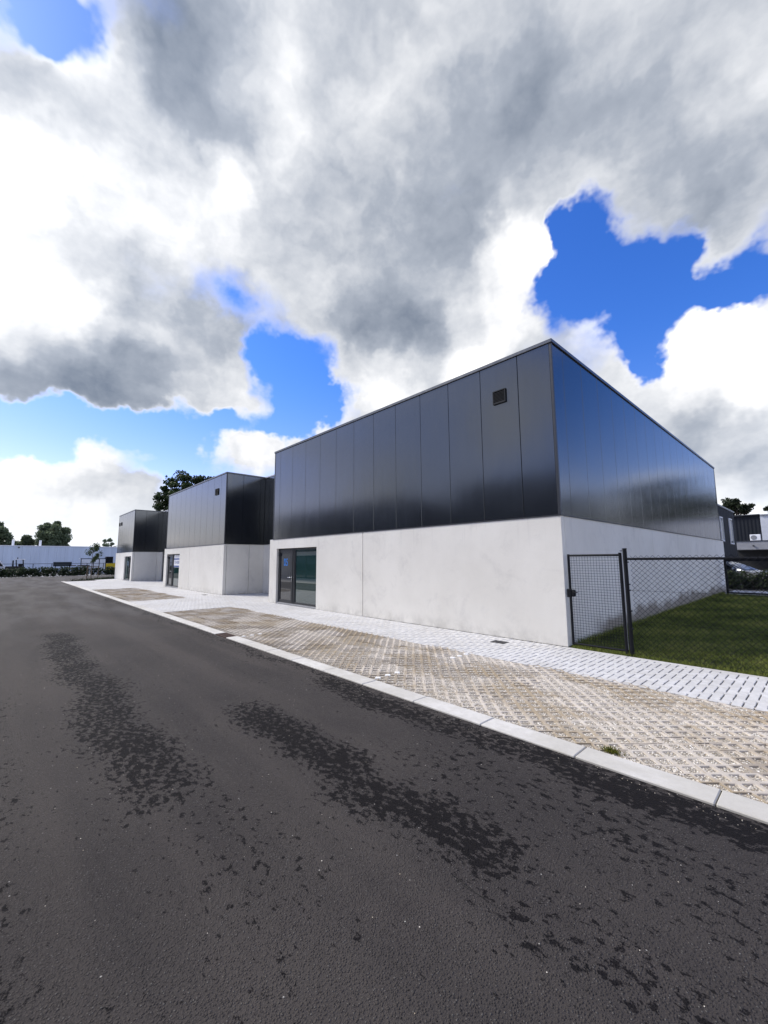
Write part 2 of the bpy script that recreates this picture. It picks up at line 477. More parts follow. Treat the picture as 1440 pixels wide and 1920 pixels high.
SCRAPES = [(1.94, -6.04, 2.36, -6.06, 0.006), (2.02, -6.06, 2.60, -6.02, 0.003), (0.4, -5.2, 0.9, -5.35, 0.004)]


def m_asphalt():
    t, p = new_mat('asphalt')
    ps = wpos(t)
    x, y, z = t.xyz(ps)[:3]
    grain = t.noise(ps, 190, 3, 0.7).outputs[0]
    g2 = t.noise(ps, 60, 3, 0.6).outputs[0]
    big = t.noise(ps, 0.7, 4, 0.6).outputs[0]
    stone = t.n('ShaderNodeTexVoronoi', ins={'Vector': ps, 'Scale': 95.0})
    c = t.mix(t.ramp(big, 0.3, 0.7), (0.046, 0.0405, 0.0405), (0.068, 0.060, 0.057))
    c = t.mix(t.ramp(grain, 0.35, 0.65, 0, 0.7), c, (0.020, 0.018, 0.019))
    sc_ = t.xyz(stone.outputs['Color'])[0]
    c = t.mix(t.math('MULTIPLY', t.ramp(sc_, 0.80, 0.95), t.ramp(stone.outputs['Distance'], 0.42, 0.25, 0, 0.75)), c, (0.15, 0.145, 0.14))
    chip = t.n('ShaderNodeTexVoronoi', ins={'Vector': ps, 'Scale': 26.0})
    cm = t.math('MULTIPLY', t.ramp(t.xyz(chip.outputs['Color'])[1], 0.93, 0.94), t.ramp(chip.outputs['Distance'], 0.12, 0.07))
    c = t.mix(t.math('MULTIPLY', cm, 0.9), c, (0.5, 0.49, 0.46))
    band = t.noise(t.vmath('MULTIPLY', ps, (0.12, 1.5, 1.0)), 1.0, 3, 0.5).outputs[0]
    c = t.mix(t.ramp(band, 0.42, 0.66, 0, 0.4), c, (0.085, 0.074, 0.068))
    # pale dusty wheel paths further down the road
    dust = t.math('MULTIPLY', t.ramp(x, -4.0, -16.0), t.ramp(t.noise(t.vmath('MULTIPLY', ps, (0.25, 1.2, 1)), 1.0, 4).outputs[0], 0.35, 0.7, 0, 0.5))
    c = t.mix(dust, c, (0.13, 0.125, 0.125))
    # damp patches: coarse shape (tracks along the road) times a ragged break-up
    def lane(y0, w, x0, x1, amp):
        wob = t.math('MULTIPLY_ADD', t.math('SUBTRACT', t.noise(t.vec(x, 0.0, y0 * 7), 0.8, 2).outputs[0], 0.5), 0.7, y0)
        d = t.math('ABSOLUTE', t.math('SUBTRACT', y, wob))
        m = t.math('MULTIPLY', t.ramp(d, w, w * 0.15), t.math('MULTIPLY', t.ramp(x, x0 - 0.6, x0 + 0.5), t.ramp(x, x1 + 0.5, x1 - 0.4)))
        return t.math('MULTIPLY', m, amp)
    wet = lane(-6.95, 0.52, -9.0, 0.2, 0.38)
    for a in ((-5.78, 0.45, -1.3, 2.2, 0.41), (-4.50, 0.38, -1.6, 9.0, 0.41), (-5.15, 0.75, 0.9, 9.0, 0.18), (-6.8, 0.55, 0.1, 1.6, 0.16),
              (-5.85, 0.45, 1.9, 9.0, 0.15), (-7.95, 0.45, -3.5, 9.0, 0.18), (-4.42, 0.22, -20.0, -1.0, 0.26)):
        wet = t.math('MAXIMUM', wet, lane(*a))
    rag = t.noise(t.vmath('MULTIPLY', ps, (1.0, 1.4, 1.0)), 15.0, 7, 0.72).outputs[0]
    blot = t.noise(ps, 1.4, 3, 0.6).outputs[0]
    field = t.math('ADD', t.math('ADD', wet, t.math('MULTIPLY', t.math('SUBTRACT', blot, 0.5), 0.45)), t.math('MULTIPLY', t.math('SUBTRACT', rag, 0.5), 2.1))
    damp = t.ramp(field, 0.255, 0.335)
    # a few long thin scrape marks
    for (x0_, y0_, x1_, y1_, w_) in SCRAPES:
        L_ = math.hypot(x1_ - x0_, y1_ - y0_)
        ux, uy = (x1_ - x0_) / L_, (y1_ - y0_) / L_
        along = t.math('ADD', t.math('MULTIPLY', t.math('SUBTRACT', x, x0_), ux), t.math('MULTIPLY', t.math('SUBTRACT', y, y0_), uy))
        acr = t.math('ADD', t.math('MULTIPLY', t.math('SUBTRACT', x, x0_), -uy), t.math('MULTIPLY', t.math('SUBTRACT', y, y0_), ux))
        acr = t.math('ABSOLUTE', t.math('MULTIPLY_ADD', t.math('SUBTRACT', g2, 0.5), 0.02, acr))
        mk_ = t.math('MULTIPLY', t.ramp(acr, w_, w_ * 0.3), t.math('MULTIPLY', t.ramp(along, 0.0, 0.03), t.ramp(along, L_, L_ * 0.2)))
        c = t.mix(t.math('MULTIPLY', mk_, 0.75), c, (0.008, 0.008, 0.008))
    c = t.mix(t.math('MULTIPLY', damp, 0.9), c, (0.006, 0.0055, 0.007))
    rough = t.math('MULTIPLY_ADD', damp, -0.06, 0.82)
    h = t.math('ADD', t.math('MULTIPLY', grain, 0.6), t.math('MULTIPLY', t.ramp(stone.outputs['Distance'], 0.0, 0.6, 1.0, 0.0), 0.7))
    h = t.math('MULTIPLY_ADD', g2, 0.6, h)
    pset(t, p, col=c, rough=rough, spec=t.math('MULTIPLY_ADD', damp, -0.12, 0.22), normal=bump(t, h, 1.0, 0.010))


def m_paver(name, dark, light, tint=(0.30, 0.25, 0.19), stain=0.5, rnd_amp=0.35, alt=None):
    t, p = new_mat(name)
    ps = wpos(t)
    rnd = t.n('ShaderNodeObjectInfo').outputs['Random']
    at = t.n('ShaderNodeAttribute', attribute_name='tone').outputs['Fac']
    tone = t.math('FRACT', t.math('ADD', rnd, at))
    nz = t.noise(ps, 9, 5, 0.65).outputs[0]
    c = t.mix(t.ramp(nz, 0.3, 0.72), dark, light)
    c = t.mix(t.math('MULTIPLY', tone, rnd_amp), c, tuple(0.62 * a for a in light))
    if alt:
        c = t.mix(t.ramp(tone, 0.70, 0.74, 0.0, 0.75), c, alt)
    blot = t.noise(t.vmath('MULTIPLY', ps, (1.0, 1.7, 1)), 0.75, 5, 0.62).outputs[0]
    c = t.mix(t.math('MULTIPLY', t.ramp(blot, 0.44, 0.60), stain), c, tint)
    fine = t.noise(ps, 160, 3, 0.7).outputs[0]
    c = t.mix(t.ramp(fine, 0.45, 0.75, 0, 0.25), c, tuple(0.5 * a for a in dark))
    pset(t, p, col=c, rough=0.78, spec=0.35, normal=bump(t, fine, 0.35, 0.003))


def m_gravel(name, cols, scale=70):
    t, p = new_mat(name)
    ps = wpos(t)
    vo = t.n('ShaderNodeTexVoronoi', ins={'Vector': ps, 'Scale': scale})
    rp = t.n('ShaderNodeValToRGB', ins={0: t.xyz(vo.outputs['Color'])[0]})
    e = rp.color_ramp.elements
    e[0].color, e[1].color = (*cols[0], 1), (*cols[-1], 1)
    for i, cc in enumerate(cols[1:-1]):
        k = e.new((i + 1) / (len(cols) - 1))
        k.color = (*cc, 1)
    d = t.ramp(vo.outputs['Distance'], 0.65, 0.2)
    c = t.mix(d, tuple(x * 0.6 for x in cols[0]), rp.outputs[0])
    blot = t.noise(ps, 0.8, 4, 0.6).outputs[0]
    c = t.mix(t.ramp(blot, 0.5, 0.68, 0, 0.35), c, (0.22, 0.18, 0.12))
    pset(t, p, col=c, rough=0.85, spec=0.3, normal=bump(t, d, 0.8, 0.01))


def m_stones():
    t, p = new_mat('stones')
    at = t.n('ShaderNodeAttribute', attribute_name='tone').outputs['Fac']
    rp = t.n('ShaderNodeValToRGB', ins={0: at})
    e = rp.color_ramp.elements
    e[0].color, e[1].color = (0.26, 0.21, 0.15, 1), (0.82, 0.79, 0.74, 1)
    for ps_, cc in ((0.2, (0.50, 0.44, 0.35)), (0.5, (0.66, 0.61, 0.53)), (0.8, (0.74, 0.70, 0.63))):
        k = e.new(ps_)
        k.color = (*cc, 1)
    pset(t, p, col=rp.outputs[0], rough=0.8, spec=0.3)


def m_leaf(name, cols, trans=0.25):
    t, p = new_mat(name)
    at = t.n('ShaderNodeAttribute', attribute_name='tone').outputs['Fac']
    rp = t.n('ShaderNodeValToRGB', ins={0: at})
    e = rp.color_ramp.elements
    e[0].color, e[1].color = (*cols[0], 1), (*cols[-1], 1)
    for i, cc in enumerate(cols[1:-1]):
        k = e.new((i + 1) / (len(cols) - 1))
        k.color = (*cc, 1)
    pset(t, p, col=rp.outputs[0], rough=0.65, spec=0.3)
    tr = t.n('ShaderNodeBsdfTranslucent', ins={'Color': rp.outputs[0]})
    mx = t.n('ShaderNodeMixShader', ins={0: trans, 1: p.outputs[0], 2: tr.outputs[0]})
    out = [n for n in t.t.nodes if n.type == 'OUTPUT_MATERIAL'][0]
    t.t.links.new(mx.outputs[0], out.inputs[0])


def m_sheet(name, col, pitch, axis, dep=0.5, rough=0.5, spec=0.4):
    """profiled metal sheet: upright ribs"""
    t, p = new_mat(name)
    ps = wpos(t)
    s_ = t.xyz(ps)[axis]
    w = t.math('SINE', t.math('MULTIPLY', s_, 2 * math.pi / pitch))
    st = t.noise(t.vmath('MULTIPLY', ps, (1.2, 1.2, 0.12)), 1.0, 5, 0.6).outputs[0]
    c = t.mix(t.ramp(st, 0.35, 0.7), tuple(x * 0.88 for x in col), col)
    pset(t, p, col=c, rough=rough, spec=spec, normal=bump(t, w, dep, 0.03))


m_concrete()
m_cladding()
m_asphalt()
m_paver('paver_white', (0.54, 0.535, 0.53), (0.67, 0.665, 0.66), tint=(0.42, 0.40, 0.36), stain=0.25, rnd_amp=0.25)
m_paver('paver_grass', (0.50, 0.445, 0.38), (0.65, 0.595, 0.525), tint=(0.31, 0.24, 0.15), stain=0.8, rnd_amp=0.5, alt=(0.27, 0.23, 0.185))
m_paver('kerbstone', (0.57, 0.555, 0.525), (0.68, 0.665, 0.635), tint=(0.42, 0.40, 0.35), stain=0.5, rnd_amp=0.22)
m_gravel('gravel', [(0.42, 0.37, 0.30), (0.58, 0.53, 0.46), (0.68, 0.64, 0.58), (0.76, 0.73, 0.68)])
m_gravel('joint_sand', [(0.05, 0.05, 0.048), (0.075, 0.072, 0.068), (0.10, 0.095, 0.09)], 220)
m_gravel('soil', [(0.03, 0.025, 0.018), (0.05, 0.04, 0.03), (0.07, 0.06, 0.045)], 40)
m_stones()
simple('trim', (0.030, 0.033, 0.040), 0.38, 0.0, 0.1)
simple('coping', (0.10, 0.105, 0.115), 0.35, 0.6, 0.1)
simple('flash_light', (0.42, 0.43, 0.45), 0.4, 0.5, 0.08)
simple('backing', (0.012, 0.013, 0.015), 0.7)
simple('roofing', (0.05, 0.05, 0.05), 0.9)
simple('frame', (0.018, 0.020, 0.024), 0.42, 0.0, 0.1)
simple('louvre', (0.020, 0.022, 0.026), 0.7, 0.0, 0.1, 6.0, 0.15)
simple('steel', (0.55, 0.56, 0.58), 0.28, 1.0, 0.05)
simple('fence_black', (0.006, 0.007, 0.010), 0.55, 0.0, 0.15, 6.0, 0.2)
simple('grate', (0.055, 0.028, 0.022), 0.75, 0.0, 0.3, 20)
simple('drain_iron', (0.075, 0.075, 0.08), 0.6, 0.3, 0.2, 20)
simple('pit', (0.004, 0.004, 0.004), 0.9)
simple('white_paint', (0.78, 0.78, 0.77), 0.5, 0, 0.05)
simple('blue_vinyl', (0.02, 0.22, 0.72), 0.4, 0, 0.06)
simple('navy_print', (0.03, 0.07, 0.27), 0.45, 0, 0.06)
simple('sign_white', (0.80, 0.81, 0.84), 0.4, 0, 0.02)
simple('bark', (0.085, 0.065, 0.05), 0.9, 0, 0.35, 14, 0.3, 0.6)
simple('bark_pale', (0.20, 0.175, 0.15), 0.85, 0, 0.25, 20, 0.3, 0.3)
simple('stake', (0.16, 0.12, 0.085), 0.85, 0, 0.25, 20, 0.3, 0.3)
simple('interior', (0.20, 0.22, 0.22), 0.8, 0, 0.1)
simple('yellow_paint', (0.80, 0.56, 0.02), 0.4, 0, 0.06)
simple('rubber', (0.014, 0.014, 0.015), 0.75)
simple('car_silver', (0.42, 0.44, 0.47), 0.22, 0.55, 0.03)
simple('car_dark', (0.022, 0.026, 0.034), 0.18, 0.2, 0.03)
simple('lamp_glass', (0.60, 0.62, 0.65), 0.12, 0.1, 0.03)
simple('lamp_red', (0.40, 0.02, 0.02), 0.2, 0.0, 0.03)
simple('container', (0.018, 0.028, 0.034), 0.55, 0, 0.2, 3)
simple('rubble', (0.085, 0.075, 0.068), 0.9, 0, 0.4, 4, 0.3, 0.6)
simple('panel_white', (0.80, 0.81, 0.83), 0.5, 0, 0.08, 2)
simple('stucco_grey', (0.24, 0.245, 0.26), 0.8, 0, 0.1, 3)
simple('stucco_light', (0.52, 0.54, 0.58), 0.7, 0, 0.08, 3)
m_sheet('sheet_blue', (0.55, 0.62, 0.72), 0.30, 1, 0.2)
m_sheet('sheet_dark', (0.012, 0.014, 0.018), 0.28, 1, 0.5, 0.6, 0.15)
m_sheet('sheet_dark_x', (0.016, 0.019, 0.025), 0.28, 0, 0.5, 0.6, 0.15)
m_leaf('leaf_oak', [(0.014, 0.026, 0.010), (0.030, 0.052, 0.017), (0.065, 0.10, 0.03)], 0.2)
m_leaf('leaf_far_hazed', [(0.065, 0.09, 0.06), (0.10, 0.135, 0.08), (0.15, 0.185, 0.105)], 0.4)  # leaf colours paled to paint haze into the distant trees
m_leaf('leaf_pine', [(0.012, 0.020, 0.010), (0.024, 0.036, 0.016), (0.045, 0.055, 0.026)], 0.1)
m_leaf('leaf_hedge', [(0.012, 0.020, 0.010), (0.028, 0.044, 0.018), (0.060, 0.085, 0.030)], 0.15)
m_leaf('leaf_sapling', [(0.030, 0.050, 0.022), (0.055, 0.085, 0.032), (0.09, 0.12, 0.045)], 0.3)
m_leaf('grass', [(0.045, 0.066, 0.012), (0.14, 0.18, 0.030), (0.27, 0.31, 0.06), (0.50, 0.45, 0.14)], 0.2)
m_leaf('moss', [(0.06, 0.08, 0.01), (0.14, 0.16, 0.02), (0.22, 0.2, 0.04)], 0.2)
# tinted window glass, mirror smooth
t, p = new_mat('glass')
pset(t, p, col=(0.014, 0.040, 0.040), rough=0.02, ior=2.3, spec=0.5)
t, p = new_mat('glass_grey')
pset(t, p, col=(0.030, 0.032, 0.036), rough=0.04, ior=1.9, spec=0.5)
t, p = new_mat('car_glass')
pset(t, p, col=(0.012, 0.015, 0.018), rough=0.04, ior=1.6, spec=0.5)

# ------------------------------------------------------------------ ground, road, pavement
def sheet(name, pts, z, mat, parent=None):
    m = MB()
    m.add([(x, y, z) for x, y in pts], [tuple(range(len(pts)))])
    return m.build(name, mat, parent)


ROAD_Y0, ROAD_Y1 = -8.27, -4.272
g0 = sheet('ground', [(-900, -900), (900, -900), (900, 900), (-900, 900)], -0.16, 'soil')
tag(g0, kind='structure')
rd = sheet('road', [(-57.5, -60), (-41.2, -60), (-41.2, ROAD_Y0), (14, ROAD_Y0), (14, ROAD_Y1), (-41.2, ROAD_Y1), (-45.2, -0.6), (-48.6, 4), (-48.6, 60), (-57.5, 60)],
           -0.012, 'asphalt')
tag(rd, kind='structure')
yard = sheet('yard', [(-170, -60), (-57.6, -60), (-57.6, 60), (-170, 60)], -0.02, 'stucco_grey')
tag(yard, kind='structure')


def view_px(v):
    """where a point falls in the frame, for choosing the pieces that show largest"""
    d = Vector(v) - CAM
    z = d.dot(fwd)
    if z < 0.2:
        return None
    x, y = 720 + 762.8 * d.dot(rgt) / z, 960 - 762.8 * d.dot(upv) / z
    return (x, y, z) if -30 < x < 1470 and -30 < y < 1950 else None


rng = random.Random(7)
nrg = np.random.default_rng(11)

# kerbs: one stone after the other, a rusty gully grate let in
KJ = 0.9405
def kerb(y0, y1, xa, xb, skip=None, far=False):
    base = MB().box(xa, y0 + 0.006, -0.15, xb, y1 - 0.006, -0.016).build('kerb', 'joint_sand')
    tag(base, kind='structure')
    cache = {}
    k = math.floor((xa - KJ) / 0.93)
    while KJ + 0.93 * k < xb:
        a, b = KJ + 0.93 * k + 0.004, KJ + 0.93 * (k + 1) - 0.004
        k += 1
        if skip:
            if skip[0] < b and skip[1] > a:
                if a < skip[0] - 0.05:
                    MB().cbox(a, y0, -0.14, skip[0], y1, 0.004, 0.007).build('kerbstone', 'kerbstone', base)
                if b > skip[1] + 0.05:
                    MB().cbox(skip[1], y0, -0.14, b, y1, 0.004, 0.007).build('kerbstone', 'kerbstone', base)
                continue
        if 'm' not in cache:
            o = MB().cbox(0, y0, -0.14, b - a, y1, 0.004, 0.007).build('kerbstone', 'kerbstone', base)
            cache['m'] = o.data
        else:
            o = link('kerbstone', cache['m'], base)
        o.location = (a, rng.uniform(-0.003, 0.003), rng.uniform(-0.002, 0.002))
    return base


kerb(-4.268, -4.018, -41.2, 6.0, (-6.19, -5.56))
kerb(-8.52, -8.272, -40.4, 6.0)
gr = thing('gully_grate', 'rusty brown gully grate let into the white kerb line', 'grate', (-5.875, -4.143, 0))
m = MB()
m.box(-0.31, -0.122, -0.02, 0.31, -0.102, 0.0).box(-0.31, 0.102, -0.02, 0.31, 0.122, 0.0).box(-0.31, -0.101, -0.02, -0.29, 0.101, 0.0).box(0.29, -0.101, -0.02, 0.31, 0.101, 0.0)
m.build('rim', 'grate', gr)
MB().box(-0.288, -0.1, -0.13, 0.288, 0.1, -0.06).build('pit', 'pit', gr)
bar = MB().box(-0.012, -0.0995, -0.02, 0.012, 0.0995, -0.002)
bm_ = bar.build('bar', 'grate', gr, (-0.26, 0, 0)).data
for i in range(1, 14):
    link('bar', bm_, gr, (-0.26 + i * 0.04, 0, 0))

# ---- block pavement in herringbone
pav = sheet('pavement', [(-45.2, -0.6), (-41.2, -4.018), (8, -4.018), (8, -0.0), (-12, 0.0), (-12, 2.4), (-16.86, 2.4), (-16.86, 0.0), (-27.2, 0.0), (-27.2, 2.4),
                         (-36.95, 2.4), (-36.95, 0.0), (-44.2, 0.0)], -0.014, 'joint_sand')
tag(pav, kind='structure')
BEDS = [(-11.46, 5.86, -4.012, -1.75), (-26.58, -16.5, -4.012, -1.75)]
ZONES = [(-44.0, 7.0, -1.745, -0.006), (-16.495, -11.465, -4.01, -1.746), (-41.0, -26.585, -4.01, -1.746), (5.87, 7.0, -4.01, -1.746),
         (-16.83, -12.01, -0.005, 2.08), (-36.93, -27.21, -0.005, 2.18)]
U = 0.1025
bricks = []
for (zx0, zx1, zy0, zy1) in ZONES:
    for i in range(math.floor(zx0 / U) - 2, math.ceil(zx1 / U) + 1):
        for j in range(math.floor(zy0 / U) - 2, math.ceil(zy1 / U) + 1):
            mm = (i - j) % 4
            if mm == 0:
                q = (i * U, j * U, (i + 2) * U, (j + 1) * U)
            elif mm == 3:
                q = (i * U, j * U, (i + 1) * U, (j + 2) * U)
            else:
                continue
            lim = -0.108 if (zy1 == -0.006 and q[0] > -0.05) else zy1
            a, b, c, d = max(q[0], zx0), max(q[1], zy0), min(q[2], zx1), min(q[3], lim)
            if c - a > 0.03 and d - b > 0.03:
                bricks.append((a + 0.006, b + 0.002, c - 0.006, d - 0.002))
def near(bk):
    v = view_px(((bk[0] + bk[2]) / 2, (bk[1] + bk[3]) / 2, 0))
    return v[2] if v else 1e9
bricks.sort(key=near)
shared = {}
for (a, b, c, d) in bricks[:300]:
    key = (round(c - a, 3), round(d - b, 3))
    if key not in shared:
        w, h = key
        mb = MB()
        # drainage nibs: a small notch half way along each long side
        n = 0.006
        if w > 0.18:
            ol = [(0, 0), (w / 2 - .02, 0), (w / 2 - .014, n), (w / 2 + .014, n), (w / 2 + .02, 0), (w, 0), (w, h), (w / 2 + .02, h), (w / 2 + .014, h - n), (w / 2 - .014, h - n), (w / 2 - .02, h), (0, h)]
        elif h > 0.18:
            ol = [(0, 0), (w, 0), (w, h / 2 - .02), (w - n, h / 2 - .014), (w - n, h / 2 + .014), (w, h / 2 + .02), (w, h), (0, h), (0, h / 2 + .02), (n, h / 2 + .014), (n, h / 2 - .014), (0, h / 2 - .02)]
        else:
            ol = [(0, 0), (w, 0), (w, h), (0, h)]
        k = len(ol)
        cx, cy = w / 2, h / 2
        ins = [(x + math.copysign(min(.004, abs(cx - x)), cx - x), y + math.copysign(min(.004, abs(cy - y)), cy - y)) for x, y in ol]
        vs = [(x, y, 0) for x, y in ins] + [(x, y, -0.004) for x, y in ol] + [(x, y, -0.06) for x, y in ol]
        fs = [tuple(range(k))] + [(i, k + i, k + (i + 1) % k, (i + 1) % k) for i in range(k)] + [(k + i, 2 * k + i, 2 * k + (i + 1) % k, k + (i + 1) % k) for i in range(k)]
        mb.add(vs, fs)
        o = mb.build('paver', 'paver_white', pav)
        shared[key] = o.data
    else:
        o = link('paver', shared[key], pav)
    o.location = (a, b, rng.uniform(-0.002, 0.002))
B = np.array(bricks[300:])
nb = len(B)
zt = nrg.uniform(-0.002, 0.002, nb)
ch = 0.004
def ring(e, z):
    return np.stack([np.stack([B[:, 0] + e, B[:, 1] + e, z], 1), np.stack([B[:, 2] - e, B[:, 1] + e, z], 1),
                     np.stack([B[:, 2] - e, B[:, 3] - e, z], 1), np.stack([B[:, 0] + e, B[:, 3] - e, z], 1)], 1)
V = np.concatenate([ring(ch, zt), ring(0, zt - ch), ring(0, zt * 0 - 0.05)], 1)          # nb,12,3
F0 = [(0, 1, 2, 3)] + [(i, 4 + i, 4 + (i + 1) % 4, (i + 1) % 4) for i in range(4)] + [(4 + i, 8 + i, 8 + (i + 1) % 4, 4 + (i + 1) % 4) for i in range(4)]
F = (np.array(F0)[None] + (np.arange(nb) * 12)[:, None, None]).reshape(-1, 4)
fp = np_mesh('far_pavers', V.reshape(-1, 3), F, 'paver_white', pav, np.repeat(nrg.random(nb), 9))
tag(fp, kind='stuff')
# plain edging slabs along the lawn
ed = MB().cbox(0, -0.1045, -0.1, 0.996, -0.004, 0.001, 0.004).build('edging', 'paver_white', pav, (0.02, 0, 0)).data
for i in range(1, 7):
    link('edging', ed, pav, (0.02 + i * 1.0, 0, 0))

# ---- open grass pavers, gravel in the cells
PX, PY = 0.18, 0.1885
def unit_mesh():
    mb = MB()
    hx, hy = PX / 2, PY / 2
    cells = [((c + 0.5 * (r_ % 2)) * PX, r_ * hy) for r_ in range(4) for c in range(3)]
    def P(s, cut, z, cx, cy):
        pts = []
        cor = [(hx, 0), (0, hy), (-hx, 0), (0, -hy)]
        for q in range(4):
            a, b, c = cor[q - 1], cor[q], cor[(q + 1) % 4]
            for o_ in (a, c):
                pts.append((cx + s * (b[0] + (o_[0] - b[0]) * cut), cy + s * (b[1] + (o_[1] - b[1]) * cut), z))
        return pts
    keys = {(round(cx, 4), round(cy, 4)) for cx, cy in cells}
    for cx, cy in cells:
        out = [(cx + hx, cy, 0), (cx, cy + hy, 0), (cx - hx, cy, 0), (cx, cy - hy, 0)]
        r1, r2, r3 = P(0.77, 0.11, 0.0, cx, cy), P(0.715, 0.14, -0.007, cx, cy), P(0.70, 0.14, -0.04, cx, cy)
        vs = out + r1 + r2 + r3
        fs = []
        for q in range(4):
            fs.append((q, 4 + 2 * q + 1, 4 + 2 * q))                                  # corner triangle
            fs.append((q, (q + 1) % 4, 4 + (2 * q + 2) % 8, 4 + 2 * q + 1))
        for q in range(8):
            fs.append((4 + q, 4 + (q + 1) % 8, 12 + (q + 1) % 8, 12 + q))
            fs.append((12 + q, 12 + (q + 1) % 8, 20 + (q + 1) % 8, 20 + q))
        mb.add(vs, fs)
        for q, (dx, dy) in enumerate(((hx, hy), (-hx, hy), (-hx, -hy), (hx, -hy))):
            if (round(cx + dx, 4), round(cy + dy, 4)) not in keys:
                a, b = out[q], out[(q + 1) % 4]
                mb.add([a, b, (b[0], b[1], -0.06), (a[0], a[1], -0.06)], [(0, 1, 2, 3)])
    cx0 = sum(c[0] for c in cells) / 12
    cy0 = sum(c[1] for c in cells) / 12
    mb.v = [((x - cx0) * 0.988 + cx0, (y - cy0) * 0.985 + cy0, z) for x, y, z in mb.v]
    return mb
um = None
beds = []
for bi, (bx0, bx1, by0, by1) in enumerate(BEDS):
    bed = sheet('gravel_bed', [(bx0, by0), (bx1, by0), (bx1, by1), (bx0, by1)], -0.0075, 'gravel')
    tag(bed, kind='structure')
    bed.location.z = -0.0
    beds.append(bed)
    for rw in range(6):
        n = int((bx1 - bx0) / (3 * PX))
        off = (rw % 2) * PX
        for c in range(n):
            x = bx0 + 0.1 + c * 3 * PX + off * (1 if c < n - 1 or bi else 1)
            if x + 3 * PX > bx1 + 0.02:
                continue
            if um is None:
                o = unit_mesh().build('grass_paver', 'paver_grass', bed, fix=False)
                um = o.data
            else:
                o = link('grass_paver', um, bed)
            o.location = (x, by0 + PY / 2 + 0.003 + rw * 2 * PY, 0.001 + rng.uniform(-0.004, 0.004))
            o.rotation_euler = (rng.uniform(-.008, .008), rng.uniform(-.008, .008), rng.uniform(-.010, .010))
# white marker blocks in the cells, marking off the bays
mk = None
for x0 in (-1.0, -5.45):
    for dy in (-3.92, -3.73, -3.54, -2.22, -2.03, -1.84) if x0 > -2 else (-3.92, -3.73, -3.54):
        mb = MB().cbox(-0.04, -0.04, -0.03, 0.04, 0.04, 0.006, 0.006)
        if mk is None:
            o = mb.build('marker_block', 'white_paint', beds[0])
            mk = o.data
        else:
            o = link('marker_block', mk, beds[0])
        o.location = (x0, dy, 0.0)
        o.rotation_euler.z = R(45)
# loose chippings filling the cells near by
ns = 46000
sx = nrg.uniform(-2.6, 3.7, ns)
sy = nrg.uniform(-4.0, -1.77, ns)
keep = nrg.random(ns) < np.clip(0.35 + (sx + 2.6) / 5.0, 0.3, 1)
sx, sy = sx[keep], sy[keep]
ns = len(sx)
sr = nrg.uniform(0.0045, 0.0095, ns)
sz = -0.0085 + nrg.uniform(-0.003, 0.004, ns)
octv = np.array([(1, 0, 0), (0, 1, 0), (-1, 0, 0), (0, -1, 0), (0, 0, .8), (0, 0, -.8)], float)
octf = np.array([(0, 1, 4), (1, 2, 4), (2, 3, 4), (3, 0, 4)])
ang = nrg.uniform(0, 6.28, ns)
jit = 1 + nrg.uniform(-.3, .3, (ns, 6, 3))
ov = octv[None] * jit * sr[:, None, None]
ca, sa = np.cos(ang)[:, None], np.sin(ang)[:, None]
ov = np.stack([ov[..., 0] * ca - ov[..., 1] * sa + sx[:, None], ov[..., 0] * sa + ov[..., 1] * ca + sy[:, None], ov[..., 2] + sz[:, None]], -1)
of = (octf[None] + (np.arange(ns) * 6)[:, None, None]).reshape(-1, 3)
tag(np_mesh('loose_gravel', ov.reshape(-1, 3), of, 'stones', beds[0], np.repeat(nrg.random(ns), 4)), kind='stuff')

# loose grit along the kerb and across the road
ng = 420
gx = nrg.uniform(-6, 3.4, ng)
gy = np.where(nrg.random(ng) < .45, -4.28 - np.abs(nrg.normal(0, .10, ng)), nrg.uniform(-8.2, -4.3, ng))
gr_ = nrg.uniform(.0015, .004, ng)
gv = octv[None] * (1 + nrg.uniform(-.3, .3, (ng, 6, 3))) * gr_[:, None, None] + np.stack([gx, gy, np.full(ng, -.010)], 1)[:, None, :]
gf = (octf[None] + (np.arange(ng) * 6)[:, None, None]).reshape(-1, 3)
tag(np_mesh('road_grit', gv.reshape(-1, 3), gf, 'stones', rd, np.repeat(nrg.uniform(.05, .8, ng), 4)), kind='stuff')

# drain cover in the white blocks, two of them
def drain(x, y, label):
    d = thing('drain_cover', label, 'drain cover', (x, y, 0), None)
    MB().box(-0.15, -0.11, 0.0025, 0.15, -0.09, 0.007).box(-0.15, 0.09, 0.0025, 0.15, 0.11, 0.007).box(-0.15, -0.0895, 0.0025, -0.13, 0.0895, 0.007).box(0.13, -0.0895, 0.0025, 0.15, 0.0895, 0.007).build('rim', 'drain_iron', d)
    MB().box(-0.1295, -0.0893, 0.0022, 0.1295, 0.0893, 0.0032).build('pit', 'pit', d)
    s0 = None
    for i in range(7):
        xx = -0.111 + i * 0.037
        if s0 is None:
            s0 = MB().box(-0.009, -0.089, 0.0035, 0.009, 0.089, 0.0065).build('bar', 'drain_iron', d, (xx, 0, 0)).data
        else:
            link('bar', s0, d, (xx, 0, 0))
drain(-1.16, -0.5, 'grey iron drain cover in the white blocks before the nearest hall')
drain(-17.6, -0.56, 'small grey drain cover at the foot of the middle hall corner')

